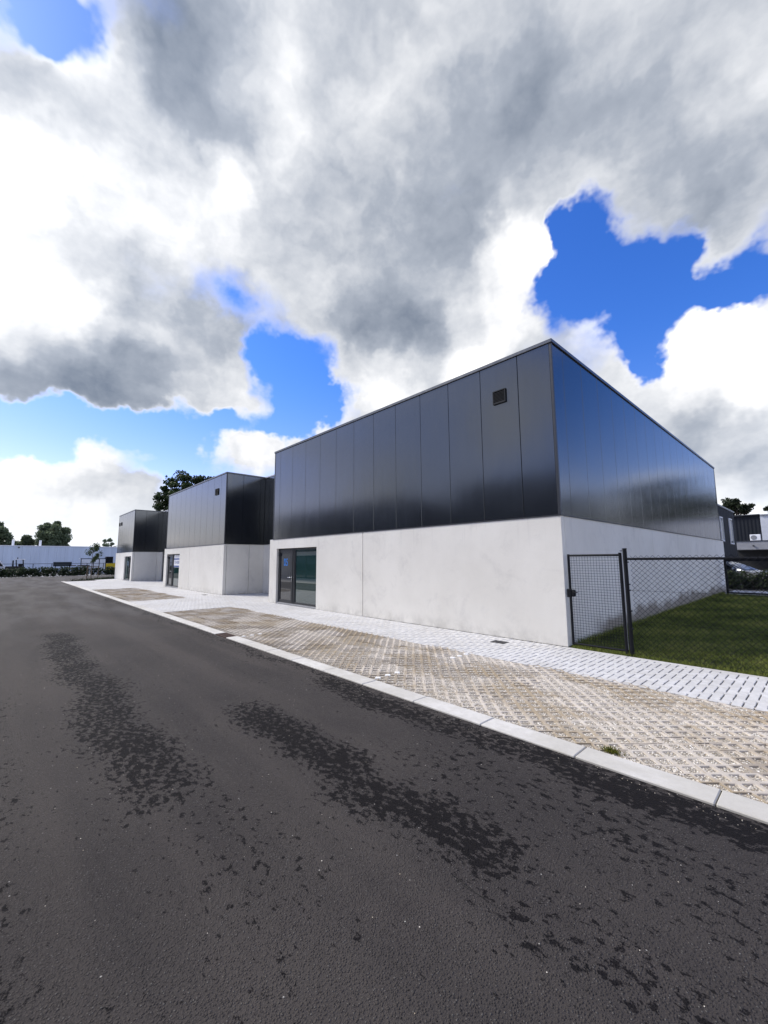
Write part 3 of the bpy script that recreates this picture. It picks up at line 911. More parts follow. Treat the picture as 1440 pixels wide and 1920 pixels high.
# far pavement on the other side of the road, planting bed by the junction
tag(sheet('pavement', [(-40.4, -8.52), (6, -8.52), (6, -12.6), (-40.4, -12.6)], -0.004, 'paver_white'), kind='structure')
tag(sheet('planting_bed', [(-41.3, -4.26), (-41.2, -4.02), (-44.3, 0), (-44.3, 3.6), (-48.5, 4), (-45.2, -0.66)], 0.004, 'soil'), kind='structure')
tag(sheet('path', [(0.0, 16.7), (9, 16.7), (9, 20), (0.0, 20)], -0.008, 'stucco_light'), kind='structure')
tag(sheet('parking_yard', [(-30, 19.98), (40, 20.01), (40, 60), (-30, 60)], -0.02, 'stucco_grey'), kind='structure')
lawn = sheet('lawn', [(0.0, 0.002), (9, 0.002), (9, 16.695), (0.0, 16.695)], -0.004, 'soil')
tag(lawn, kind='structure')

# ------------------------------------------------------------------ halls
HC, HT = 2.5, 6.165


def text_mesh(txt, size, mat, name, parent, loc, rot, sx=1.0, ext=0.002, align='CENTER'):
    cu = bpy.data.curves.new(name, 'FONT')
    cu.body = txt
    cu.size = size
    cu.extrude = ext
    cu.align_x = align
    cu.align_y = 'CENTER'
    tmp = bpy.data.objects.new(name, cu)
    COL.objects.link(tmp)
    bpy.context.view_layer.update()
    me = bpy.data.meshes.new_from_object(tmp.evaluated_get(bpy.context.evaluated_depsgraph_get()))
    bpy.data.objects.remove(tmp, do_unlink=True)
    me.materials.clear()
    me.materials.append(MAT[mat])
    o = link(name, me, parent, loc)
    o.rotation_euler = rot
    o.scale = (sx, 1, 1)
    bpy.context.view_layer.update()
    return o


def facade_door(parent, xa, xb, mir=1, number=None, sign=False, top=2.13):
    """glazed door leaf beside a fixed pane, in a dark frame, facing -Y; hinge side at xa"""
    fy0, fy1 = 0.09, 0.15
    xm = xa + (xb - xa) * (0.425 if mir > 0 else 0.575)
    # sill
    MB().box(xa, 0.02, 0.0, xb, 0.16, 0.05).build('sill', 'flash_light', parent)
    win = MB().box(xm + .03 if mir > 0 else xa, fy0, 0.052, xb if mir > 0 else xm - .03, fy1, 0.11)
    lo, hi = (xm + .03, xb) if mir > 0 else (xa, xm - .03)
    win = MB()
    win.box(lo, fy0, 0.052, hi, fy1, 0.12).box(lo, fy0, top - 0.07, hi, fy1, top)
    win.box(lo, fy0, 0.1201, lo + .05, fy1, top - .0701).box(hi - .05, fy0, 0.1201, hi, fy1, top - .0701)
    w = win.build('window', 'frame', parent)
    MB().box(lo + .0502, fy0 + .025, 0.1203, hi - .0502, fy0 + .04, top - .0703).build('pane', 'glass', w)
    lo2, hi2 = (xa, xm - .031) if mir > 0 else (xm + .031, xb)
    fr = MB().box(lo2, fy0 - .0, 0.052, lo2 + .06, fy1, top).box(hi2 - .06, fy0, 0.052, hi2, fy1, top).box(lo2 + .0601, fy0, top - .06, hi2 - .0601, fy1, top)
    fr.box(xm - .0305, fy0 - .012, 0.052, xm + .0295, fy1 - .003, top - .003)
    fr.build('door_frame', 'frame', parent)
    a, b = lo2 + .066, hi2 - .066
    dr = MB().box(a, fy0 - .015, 0.056, a + .10, fy0 + .045, top - .064).box(b - .10, fy0 - .015, 0.056, b, fy0 + .045, top - .064)
    dr.box(a + .1001, fy0 - .015, 0.056, b - .1001, fy0 + .045, 0.17).box(a + .1001, fy0 - .015, top - .175, b - .1001, fy0 + .045, top - .064)
    d = dr.build('door', 'frame', parent)
    MB().box(a + .1003, fy0 + .012, 0.1703, b - .1003, fy0 + .026, top - .1753).build('pane', 'glass_grey', d)
    hx = b - .05 if mir > 0 else a + .05
    s_ = -1 if mir > 0 else 1
    h = MB().tube([(hx, fy0 - .015, 1.02), (hx, fy0 - .075, 1.02), (hx + s_ * .02, fy0 - .085, 1.02), (hx + s_ * .16, fy0 - .085, 1.02)], .013, 8)
    h.box(hx - .018, fy0 - .022, .86, hx + .018, fy0 - .0155, 1.08)
    h.build('handle', 'steel', d)
    cl = MB().box(a + .03, fy0 - .06, top - .30, a + .075, fy0 - .0155, top - .14)
    cl.build('hinge', 'trim', d)
    if number:
        x = (a + b) / 2 - .22
        for chx in number:
            o = text_mesh(chx, 0.40, 'blue_vinyl', 'digit', d, (x, fy0 + .0095, 1.58), (R(90), 0, 0), 0.72, align='LEFT')
            x += o.dimensions.x + .03
    if sign:
        lo3, hi3 = lo + .07, hi - .06
        MB().box(lo3, fy0 + .017, 1.28, hi3, fy0 + .0245, 2.055).build('rent_board', 'sign_white', w)
        MB().box(lo3 + .01, fy0 + .0135, 1.76, hi3 - .002, fy0 + .0168, 1.85).build('blue_stripe', 'navy_print', w)
        MB().box(lo3 + .01, fy0 + .0135, 1.30, hi3 - .002, fy0 + .0168, 1.39).build('blue_stripe', 'navy_print', w)
        x = lo3 + .10
        for chx in 'TE HUUR':
            if chx == ' ':
                x += .09
                continue
            o = text_mesh(chx, 0.27, 'navy_print', 'letter', w, (x, fy0 + .0145, 1.59), (R(90), 0, 0), 0.95, align='LEFT')
            x += o.dimensions.x + .022


def vent(parent, x0, x1, z0, z1):
    v = MB().box(x0, -.03, z0, x1, .006, z0 + .03).box(x0, -.03, z1 - .022, x1, .006, z1).box(x0, -.03, z0 + .0301, x0 + .022, .006, z1 - .0221).box(x1 - .022, -.03, z0 + .0301, x1, .006, z1 - .0221)
    v.box(x0 + .0221, .0, z0 + .0302, x1 - .0221, .006, z1 - .0222)
    v = v.build('vent', 'louvre', parent)
    s0 = None
    n = 8
    for i in range(n):
        z = z0 + .036 + i * (z1 - z0 - .062) / n
        if s0 is None:
            s0 = MB().prism([(-.028, -.004), (-.026, .002), (-.002, .022), (-.002, .014)], 'x', x0 + .0222, x1 - .0222).build('slat', 'louvre', v, (0, 0, z)).data
        else:
            link('slat', s0, v, (0, 0, z))


def panels_x(parent, joints, y0, z0, z1, face=-1, mat='cladding', name='cladding_panel'):
    """upright panels in a row along X facing -Y (or +Y)"""
    cache = {}
    for a, b in zip(joints[:-1], joints[1:]):
        w = round(b - a - .011, 3)
        if w not in cache:
            th = .05
            o = MB().prism([(0, .006), (.004, 0), (w - .004, 0), (w, .006), (w, th), (0, th)], 'z', z0, z1).build(name, mat, parent)
            cache[w] = o.data
        else:
            o = link(name, cache[w], parent)
        o.location = (a + .0055, y0, 0) if face < 0 else (b - .0055, y0, 0)
        if face > 0:
            o.rotation_euler.z = math.pi


def panels_y(parent, joints, x0, z0, z1, face=1, mat='cladding', name='cladding_panel'):
    cache = {}
    for a, b in zip(joints[:-1], joints[1:]):
        w = round(b - a - .011, 3)
        if w not in cache:
            th = .05
            o = MB().prism([(0, .006), (.004, 0), (w - .004, 0), (w, .006), (w, th), (0, th)], 'z', z0, z1).build(name, mat, parent)
            cache[w] = o.data
        else:
            o = link(name, cache[w], parent)
        o.rotation_euler.z = math.pi / 2 if face > 0 else -math.pi / 2
        o.location = (x0, a + .0055, 0) if face > 0 else (x0, b - .0055, 0)


def hall(label, x0, xc, x1, fj, rj, doors, cj, side_c, depth, depth_c, vents, left_c=2.1, group=None):
    """concrete plinth with dark upright panels above. x0..x1 plinth, xc left end of cladding, fj/rj joints front/right"""
    h = thing('industrial_hall', label, 'hall', ((x0 + x1) / 2, 0, 0))
    h.location = (0, 0, 0)
    MB().box(x0 + .17, .17, 0, x1 - .17, depth_c - .17, 2.44).box(xc + .10, .075, 2.4405, x1 - .075, depth - .1, 6.08).build('core', 'backing', h)
    # front plinth
    edges = [x0] + cj + [x1]
    for a, b in zip(edges[:-1], edges[1:]):
        a2, b2 = a + (.009 if a != x0 else 0), b - (.009 if b != x1 else 0)
        ins = [d for d in doors if a < d[0] < b]
        if ins:
            d = ins[0]
            pts = [(a2, 0), (d[0], 0), (d[0], 2.13), (d[1], 2.13), (d[1], 0), (b2, 0), (b2, HC), (a2, HC)]
            MB().prism(pts, 'y', 0, .14).build('concrete_panel', 'concrete', h)
        else:
            MB().cbox(a2, 0, 0, b2, .14, HC, .007).build('concrete_panel', 'concrete', h)
    for d in doors:
        facade_door(h, d[0], d[1], d[2], d[3], d[4])
    # right-hand plinth
    se = [.152] + side_c + [depth_c]
    for a, b in zip(se[:-1], se[1:]):
        MB().cbox(x1 - .14, a + .006, 0, x1 - .004, b - .009, HC, .007).build('concrete_panel', 'concrete', h)
    MB().cbox(x0 + .004, .148, 0, x0 + .14, left_c, HC, .007).build('concrete_panel', 'concrete', h)
    # cladding
    panels_x(h, [xc + .05] + fj + [x1 - .05], .008, HC + .022, HT - .075)
    panels_y(h, [.05] + rj + [depth - .05], x1 - .008, HC + .022, HT - .075)
    panels_y(h, [.05, 1.05, left_c], xc + .008, HC + .022, HT - .075, face=-1)
    for x, y, sx_, sy_ in ((x1, 0, -1, 1), (xc, 0, 1, 1), (x1, depth, -1, -1)):
        xa, xb, ya, yb = sorted((x, x + sx_ * .052)) + sorted((y, y + sy_ * .052))
        MB().cbox(xa, ya, HC + .021, xb, yb, HT - .076, .004).build('corner_trim', 'trim', h)
    MB().box(xc, -.016, HC + .001, x1 + .016, .10, HC + .021).build('flashing', 'trim', h)
    MB().box(x1 - .10, .1002, HC + .001, x1 + .016, depth_c, HC + .021).build('flashing', 'trim', h)
    MB().box(x0, .0, HC + .0012, xc - .001, .14, HC + .012).build('flashing', 'flash_light', h)
    # coping and roof
    MB().cbox(xc - .02, -.022, HT - .074, x1 + .022, .26, HT, .006).build('coping', 'coping', h)
    MB().cbox(x1 - .26, .2605, HT - .074, x1 + .022, depth + .02, HT, .006).build('coping', 'coping', h)
    MB().cbox(xc - .02, .2605, HT - .074, xc + .26, depth + .02, HT, .006).build('coping', 'coping', h)
    MB().box(xc + .2602, .2602, HT - .12, x1 - .2602, depth, HT - .09).build('roof', 'roofing', h)
    for v in vents:
        vent(h, *v)
    return h


def steps(a, b, p):
    out = []
    while a < b - 0.2:
        out.append(round(a, 3))
        a += p
    return out


hall('nearest hall, white concrete plinth under long row of black metal panels', -12.0, -11.77, 0.0,
     [round(-11.29 + .9555 * i, 3) for i in range(12)], steps(.53, 17.8, .965), [(-11.42, -8.57, 1, '105', False)], [-6.06],
     [6.1, 12.1], 17.8, 18.34, [(-1.39, -1.07, 5.14, 5.45)])
hall('middle hall with rent board in its glazed entrance', -27.2, -26.9, -16.84,
     [round(-26.02 + .9405 * i, 3) for i in range(10)], [.9, 1.85], [(-26.6, -23.86, 1, None, True)], [-21.98],
     [1.32], 18.0, 18.3, [(-18.27, -17.85, 5.11, 5.45)])
hall('farthest hall at the end of the row, two small vents high on its left', -44.05, -43.6, -36.93,
     steps(-42.7, -36.93, .94), [.9, 1.85], [(-39.95, -37.36, -1, None, False)], [],
     [1.9], 18.0, 18.3, [(-43.45, -43.1, 5.1, 5.42), (-42.5, -42.15, 5.1, 5.42)])


def link_hall(label, x0, x1, y0, pier):
    h = thing('connecting_wing', label, 'building wing')
    MB().box(x0, y0 + .15, 0, x1, 17.0, 6.05).build('core', 'backing', h)
    MB().cbox(x0 + .004, y0, 0, x0 + pier, y0 + .14, HC, .007).build('concrete_panel', 'concrete', h)
    MB().cbox(x1 - .6, y0, 0, x1 - .012, y0 + .14, HC, .007).build('concrete_panel', 'concrete', h)
    d = MB().box(x0 + pier + .004, y0 + .10, 0.0, x1 - .604, y0 + .14, HC).build('sectional_door', 'frame', h)
    for i in range(5):
        MB().cbox(x0 + pier + .02, y0 + .075, .03 + i * .49, x1 - .62, y0 + .0995, .505 + i * .49, .005).build('door_panel', 'trim', d)
    n = max(3, round((x1 - x0) / .95))
    panels_x(h, [x0 + .01 + (x1 - x0 - .02) * i / n for i in range(n + 1)], y0 + .008, HC + .022, HT - .075)
    MB().box(x0 + .02, y0 - .012, HC + .001, x1 - .02, y0 + .1, HC + .021).build('flashing', 'trim', h)
    MB().cbox(x0 + .03, y0 - .02, HT - .074, x1 - .03, y0 + .26, HT - .003, .006).build('coping', 'flash_light', h)
    MB().box(x0 + .03, y0 + .262, HT - .12, x1 - .03, 17.0, HT - .09).build('roof', 'roofing', h)


link_hall('set back black wing between the nearest and the middle hall', -16.838, -12.002, 2.1, .7)
link_hall('set back black wing between the middle and the farthest hall', -36.928, -27.202, 2.2, .4)

# the row across the road, which the panels and panes mirror
def opposite(label, x0, x1, doors):
    h = thing('opposite_hall', label, 'hall')
    y = -12.6
    MB().box(x0 + .1, y - 14, 0, x1 - .1, y - .15, 6.05).build('core', 'backing', h)
    e = [x0] + [v for d in doors for v in d] + [x1]
    for a, b in zip(e[0::2], e[1::2]):
        MB().box(a, y - .14, 0, b, y, HC).build('concrete_panel', 'concrete', h)
    for a, b in doors:
        MB().box(a + .001, y - .14, 2.13, b - .001, y - .001, HC).build('lintel', 'concrete', h)
        d = MB().box(a, y - .13, 0, a + .07, y - .07, 2.13).box(b - .07, y - .13, 0, b, y - .07, 2.13).box((a + b) / 2 - .05, y - .13, 0, (a + b) / 2 + .05, y - .07, 2.13).build('door_frame', 'frame', h)
        MB().box(a + .07, y - .12, 0.05, b - .07, y - .10, 2.12).build('pane', 'glass_grey', d)
    n = round((x1 - x0) / .95)
    panels_x(h, [x0 + (x1 - x0) * i / n for i in range(n + 1)], y - .008, HC + .022, HT - .075, face=1)
    MB().box(x0, y - .25, HT - .07, x1, y + .02, HT).build('coping', 'coping', h)


opposite('hall across the road, seen only mirrored in the nearest hall', -36.0, -16.0, [(-32.5, -27.5), (-21, -18)])
opposite('second hall across the road, facing the nearest hall', -12.0, 14.0, [(-10, -7.2), (2, 5)])

# ------------------------------------------------------------------ gate and fences
gt = thing('garden_gate', 'black steel gate with square wire mesh between hall corner and fence post', 'gate', (0.06, 0.02, 0))
MB().tube([(0.03, 0, 0.06), (0.03, 0, 1.74)], .024, 10).build('stile', 'fence_black', gt, smooth=False)
MB().tube([(0.93, 0, 0.03), (0.93, 0, 1.755)], .026, 10).build('stile', 'fence_black', gt)
MB().tube([(0.05, 0, 1.715), (0.91, 0, 1.715)], .020, 8).build('rail', 'fence_black', gt)
MB().tube([(0.05, 0, 0.085), (0.91, 0, 0.085)], .020, 8).build('rail', 'fence_black', gt)
m = MB()
for i in range(17):
    x = 0.055 + (i + .5) * .85 / 17
    m.tube([(x, 0.0, .10), (x, 0.0, 1.70)], .0024, 4, False)
for i in range(33):
    z = 0.105 + (i + .5) * 1.59 / 33
    m.tube([(0.05, .005, z), (0.91, .005, z)], .0024, 4, False)
tag(m.build('wire_mesh', 'fence_black', gt, fix=False), kind='stuff')
lk = MB().cbox(-0.03, -.03, .93, .055, .03, 1.085, .008).cbox(.0555, -.035, .945, .125, .035, 1.075, .02).build('lock', 'fence_black', gt)
MB().tube([(.10, -.035, 1.035), (.10, -.07, 1.035), (.19, -.075, 1.03)], .009, 8).build('lever', 'fence_black', lk)
MB().tube([(0.95, 0, 1.775), (0.95, 0, 1.80)], .018, 8).build('hinge_cap', 'steel', gt)
MB().tube([(0.956, 0.0, 0.10), (0.956, 0.0, 1.73)], .006, 6).build('hinge_rod', 'flash_light', gt)

fn = thing('chain_link_fence', 'black chain link fence with tall round end post beside the gate', 'fence', (1.065, 0.03, 0))
MB().tube([(0, 0, -.1), (0, 0, 1.815)], .033, 14).build('post', 'fence_black', fn)
MB().tube([(0, 0, 1.815), (0, 0, 1.83)], .036, 14).build('post_cap', 'fence_black', fn)
MB().tube([(2.55, 0, -.1), (2.55, 0, 1.68)], .024, 12).build('post', 'fence_black', fn)
MB().tube([(0.03, 0, 1.645), (5.5, 0, 1.645)], .021, 10).build('rail', 'fence_black', fn)
for z in (.06, .60, 1.11):
    MB().tube([(0.03, -.012, z), (5.5, -.012, z)], .0022, 5).build('tension_wire', 'fence_black', fn)
for z in (.05, .45, .75, 1.1, 1.2, 1.58):
    MB().box(.02, -.04, z, .05, .02, z + .02).build('clamp', 'fence_black', fn)


def chain_link(length, z0, z1, cell, r, y=-.026):
    m = MB()
    H = z1 - z0
    n = int(length / cell)
    k = int(round(H / cell))
    for i in range(-k, n + 1):
        for s in (1, -1):
            pts = []
            for q in range(k + 1):
                x = (i + q) * cell if s > 0 else (i + k - q) * cell
                if 0.02 <= x <= length:
                    pts.append((x, y + (.004 if (q % 2) else -.004) * s, z0 + H * q / k))
            if len(pts) > 1:
                m.tube([pts[0], pts[-1]], r, 3, False)
    return m


tag(chain_link(5.4, .02, 1.70, .084, .0029).build('wire_mesh', 'fence_black', fn, fix=False), kind='stuff')

rf = thing('rear_fence', 'low black chain link fence at the back edge of the lawn', 'fence', (0.2, 16.62, 0))
for x in (0.0, 2.6, 5.2):
    MB().tube([(x, 0, -.1), (x, 0, 1.62)], .045, 10).build('post', 'fence_black', rf)
MB().tube([(0, 0, 1.55), (6, 0, 1.55)], .035, 8).build('rail', 'fence_black', rf)
MB().tube([(0, 0, 0.07), (6, 0, 0.07)], .035, 8).build('rail', 'fence_black', rf)
tag(chain_link(6, .07, 1.55, .11, .0045, 0).build('wire_mesh', 'fence_black', rf, fix=False), kind='stuff')

# ------------------------------------------------------------------ lawn blades
def blades(n, xs, ys, h0, h1, w, name, mat, parent, zbase=-0.004, clump=True):
    x, y = xs, ys
    n = len(x)
    a = nrg.uniform(0, 6.28, n)
    h = nrg.uniform(h0, h1, n)
    lean = nrg.uniform(0.1, 0.9, n) * h
    ww = w * nrg.uniform(.6, 1.4, n)
    da = nrg.uniform(0, 6.28, n)
    b0 = np.stack([x - np.cos(a) * ww, y - np.sin(a) * ww, np.full(n, zbase)], 1)
    b1 = np.stack([x + np.cos(a) * ww, y + np.sin(a) * ww, np.full(n, zbase)], 1)
    tp = np.stack([x + np.cos(da) * lean, y + np.sin(da) * lean, zbase + h], 1)
    V = np.stack([b0, b1, tp], 1).reshape(-1, 3)
    F = np.arange(3 * n).reshape(-1, 3)
    return V, F


def field(n, x0, x1, y0, y1):
    return nrg.uniform(x0, x1, n), nrg.uniform(y0, y1, n)


xa, ya = field(120000, 0.01, 4.6, 0.01, 6.0)
xb, yb = field(90000, 0.01, 4.6, 6.0, 16.6)
xs, ys = np.concatenate([xa, xb]), np.concatenate([ya, yb])
# only the part the frame and its neighbourhood can see
vis = xs < 2.9 + 0.12 * ys
xs, ys = xs[vis], ys[vis]
far_ = ys > 6
V1, F1 = blades(0, xs[~far_], ys[~far_], .02, .06, .0035, 'g', 'grass', None)
V2, F2 = blades(0, xs[far_], ys[far_], .025, .07, .007, 'g', 'grass', None)
tone_n = lambda x, y: .40 + .26 * np.sin(x * 2.1 + 1.3 * np.sin(y * 1.1)) * np.cos(y * 1.7 + np.sin(x * 1.6)) + nrg.normal(0, .2, len(x)) + .18 * np.sin(x * 9 + 3 * np.sin(y * 5)) * np.sin(y * 8 + 2 * np.sin(x * 6))
tone = np.clip(np.concatenate([tone_n(xs[~far_], ys[~far_]), tone_n(xs[far_], ys[far_])]), 0, 1)
gs = np_mesh('grass', np.concatenate([V1, V2]), np.concatenate([F1, F2 + len(V1)]), 'grass', lawn, tone)
tag(gs, kind='stuff')
# rougher fringe at the foot of the wall
wx, wy = nrg.uniform(.005, .10, 5200), nrg.uniform(.3, 16.6, 5200)
V, F = blades(0, wx, wy, .06, .17, .005, 'g', 'grass', None)
tag(np_mesh('grass', V, F, 'grass', lawn, nrg.uniform(.1, .8, len(wx))), kind='stuff')
wx, wy = nrg.uniform(.1, 4.6, 2600), np.abs(nrg.normal(0, .03, 2600)) - .012
V, F = blades(0, wx, wy, .04, .10, .0035, 'g', 'grass', None)
tag(np_mesh('grass', V, F, 'grass', lawn, nrg.uniform(.1, .8, len(wx))), kind='stuff')
# moss tuft in the kerb joint
wd = thing('weed', 'small yellow green weed growing beside the kerb at the grass pavers', 'plant', (2.05, -3.96, 0))
wx, wy = nrg.normal(0, .035, 260), nrg.normal(0, .022, 260)
V, F = blades(0, wx, wy, .012, .045, .004, 'g', 'moss', None, 0.0)
np_mesh('leaves', V, F, 'moss', wd, nrg.random(260))
MB().tube([(0, 0, -.01), (0, 0, .012)], .004, 5).build('stem', 'moss', wd)


# ------------------------------------------------------------------ plants
def leaf_cloud(centres, n, spread, size, flat=0.55):
    """n leaf quads scattered round the cluster centres -> verts, faces"""
    c = np.array(centres)
    k = nrg.integers(0, len(c), n)
    sp = np.array(spread)
    d = nrg.normal(0, 1, (n, 3))
    d /= np.maximum(np.linalg.norm(d, axis=1, keepdims=True), 1e-6)
    rad = nrg.random((n, 1)) ** 0.45
    pos = c[k, :3] + d * rad * sp * c[k, 3:4]
    a = nrg.normal(0, 1, (n, 3))
    a /= np.linalg.norm(a, axis=1, keepdims=True)
    b = np.cross(a, nrg.normal(0, 1, (n, 3)))
    b /= np.maximum(np.linalg.norm(b, axis=1, keepdims=True), 1e-6)
    s = size * nrg.uniform(.6, 1.4, (n, 1))
    q = np.stack([pos - a * s, pos + b * s * flat, pos + a * s, pos - b * s * flat], 1).reshape(-1, 3)
    f = np.arange(4 * n).reshape(-1, 4)
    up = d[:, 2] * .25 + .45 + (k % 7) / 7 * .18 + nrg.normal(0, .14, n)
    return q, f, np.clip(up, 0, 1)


def tree(name, label, cat, loc, trunk_h, trunk_r, crown, nclump, nleaf, leaf, mat, seed, group=None, clump_r=1.0, bark='bark', shell=.35, limb_n=9):
    """crown: list of ellipsoids (dx,dy,z,rx,ry,rz) relative to the foot"""
    lr = random.Random(seed)
    t = thing(name, label, cat, loc, group)
    cents = []
    vol = [e[3] * e[4] * e[5] for e in crown]
    for i in range(nclump):
        e = lr.choices(crown, vol)[0]
        while True:
            v = Vector((lr.uniform(-1, 1), lr.uniform(-1, 1), lr.uniform(-1, 1)))
            if shell < v.length < 1:
                break
        cents.append((e[0] + v.x * e[3], e[1] + v.y * e[4], e[2] + v.z * e[5], clump_r * lr.uniform(.55, 1.25)))
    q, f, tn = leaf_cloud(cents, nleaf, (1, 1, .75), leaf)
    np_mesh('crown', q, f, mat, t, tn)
    m = MB()
    top = max(e[2] for e in crown)
    pts = [(0, 0, -.1)]
    x = y = 0
    for i in range(1, 7):
        x += lr.uniform(-.06, .06) * trunk_h * .3
        y += lr.uniform(-.06, .06) * trunk_h * .3
        pts.append((x, y, top * i / 6))
    m.tube(pts, trunk_r, 9, True, trunk_r * .25)
    for c in lr.sample(cents, min(limb_n, len(cents))):
        k = lr.randint(2, 5)
        s = Vector(pts[k])
        e = Vector(c[:3])
        mid = s.lerp(e, .5) + Vector((lr.uniform(-.1, .1), lr.uniform(-.1, .1), .12)) * (e - s).length
        m.tube([s, mid, e], trunk_r * .38, 6, True, trunk_r * .08)
    m.build('trunk', bark, t, fix=False, smooth=True)
    return t


# big broadleaf behind the middle hall
tree('broadleaf_tree', 'large dark broadleaf tree rising behind the middle hall roof', 'tree', (-60, 11.5, 0), 8, .45,
     [(0, -.9, 11.2, 3.4, 3.0, 3.3), (0, -3.2, 9.9, 2.4, 1.6, 1.8), (0, 2.3, 13.3, 2.6, 2.0, 2.1), (0, 0, 7.5, 4, 4, 3)], 190, 26000, .19, 'leaf_oak', 3, clump_r=.95)
tree('small_conifer', 'small dark treetop just above the farthest hall roof', 'tree', (-58, 8.1, 0), 8, .2,
     [(0, 0, 7.6, .5, .5, 1.7)], 26, 1500, .17, 'leaf_oak', 5, clump_r=.5)
GT = 'trees behind the blue warehouse'
tree('broadleaf_tree', 'rounded dome shaped tree above the blue warehouse', 'tree', (-118, -.6, 0), 6, .5,
     [(0, .2, 8.6, 2.6, 2.7, 2.4), (0, .3, 6.2, 3, 3.0, 2.6)], 150, 24000, .25, 'leaf_far_hazed', 8, GT, clump_r=1.0, shell=0)
tree('broadleaf_tree', 'spreading tree at the left edge of the picture above the blue warehouse', 'tree', (-118, -10.2, 0), 6, .5,
     [(0, 0, 8.2, 2.6, 2.2, 2.0), (0, .6, 5.9, 3.2, 3.2, 1.6)], 80, 13000, .24, 'leaf_far_hazed', 9, GT, clump_r=.85, shell=0)
tree('broadleaf_tree', 'low bushy tree between the two vent pipes of the blue warehouse', 'tree', (-122, -4.8, 0), 4, .3,
     [(0, 0, 6.1, 1.5, 1.3, 1.3), (0, -1.2, 5.6, 1, 1.0, .9)], 50, 6000, .22, 'leaf_far_hazed', 10, GT, clump_r=.8, shell=0)
tree('broadleaf_tree', 'dark low tree beside the left vent pipe of the warehouse', 'tree', (-121, -8.2, 0), 4, .3,
     [(0, 0, 5.2, 1.4, 1.4, 1.0)], 40, 5000, .22, 'leaf_far_hazed', 12, GT, clump_r=.8, shell=0)
tree('broadleaf_tree', 'distant treetop showing at the left edge of the farthest hall', 'tree', (-112, 10.2, 0), 4, .3,
     [(0, -.5, 6.1, 1.0, 1.2, 1.0), (0, 3.6, 5.4, 1.6, 1.8, 1.1)], 24, 1800, .22, 'leaf_far_hazed', 14, GT, clump_r=.6)
# pines on the right
tree('pine_tree', 'flat topped pine behind the black building at right', 'tree', (-4.6, 66, 0), 8, .3,
     [(0, 0, 8.5, 2.0, 1.7, .75), (-.6, 0, 9.3, 1.4, 1.2, .5), (.9, 0, 8.0, 1.0, 1, .4)], 44, 4200, .15, 'leaf_pine', 21, clump_r=.55, shell=.2)
tree('pine_tree', 'dark pine at the right edge behind the grey building', 'tree', (1.2, 66, 0), 8, .3,
     [(-.4, 0, 7.9, 2.6, 2.0, 1.0), (.8, 0, 9.0, 1.8, 1.4, .7)], 56, 5200, .15, 'leaf_pine', 22, clump_r=.6, shell=.2)

for k, (x, y, h_) in enumerate(((9.5, 50, 12.5), (14, 57, 13.5), (12, 70, 14), (19, 52, 12), (7.5, 64, 12.5), (24, 48, 12.5))):
    tree('pine_tree', 'tall pine of the grove mirrored in the side of the nearest hall', 'tree', (x, y, 0), h_ * .6, .28,
         [(0, 0, h_ * .72, 2.9, 2.9, h_ * .2), (0, 0, h_ * .42, 3.2, 3.2, h_ * .25)], 60, 3600, .26, 'leaf_pine', 40 + k, 'pine grove right of the lawn', clump_r=1.0, shell=.2)

# staked sapling by the junction
sp = thing('sapling', 'young thin tree tied between wooden stakes by the junction', 'tree', (-46.6, -1.56, 0))
m = MB().tube([(0, 0, -.05), (.02, .01, 1.2), (-.02, -.02, 2.3), (0, .03, 3.4)], .035, 7, True, .012)
ends = []
lr = random.Random(31)
for i in range(13):
    z = 1.55 + i * .13
    a = lr.uniform(0, 6.28)
    ln = (.75 - abs(i - 5) * .05) * lr.uniform(.7, 1.1)
    e = (math.cos(a) * ln, math.sin(a) * ln, z + ln * .75)
    m.tube([(0, 0, z), e], .012, 5, True, .004)
    ends += [(*e, .26), (e[0] * .6, e[1] * .6, z + ln * .45, .2)]
m.build('trunk', 'bark_pale', sp, smooth=True, fix=False)
q, f, tn = leaf_cloud(ends + [(0, 0, 3.45, .22)], 900, (1, 1, 1), .075)
np_mesh('crown', q, f, 'leaf_sapling', sp, tn)
stk = thing('tree_stakes', 'three wooden stakes with a cross rail around the sapling', 'stakes', (-46.6, -1.56, 0))
for x, y in ((.6, -.42), (.1, .55), (-.8, .1)):
    MB().tube([(x, y, -.1), (x, y, 1.25)], .04, 7).build('stake', 'stake', stk)
MB().tube([(.6, -.42, 1.2), (.1, .55, 1.2)], .03, 6).build('cross_rail', 'stake', stk)
MB().tube([(.6, -.42, 1.18), (-.8, .1, 1.18)], .03, 6).build('cross_rail', 'stake', stk)
# ground cover in the bed
n = 5000
bx, by = nrg.uniform(-48, -41, n), nrg.uniform(-4, 2.5, n)
d_in = (bx + 41.25) * (-3.4) - (by + 4.2) * 4.0   # side of the diagonal kerb
sel = (by < (-bx - 41.3) * 1.25 - 3.9) & (by > (-bx - 41.3) * .93 - 4.15) & (bx < -41.6)
V, F = blades(0, bx[sel], by[sel], .08, .30, .03, 'g', 'leaf_hedge', None, 0.0)
tag(np_mesh('ground_cover', V, F, 'leaf_hedge', None, nrg.random(int(sel.sum()))), 'low dark ground cover in the bed at the junction', 'ground cover', kind='stuff')


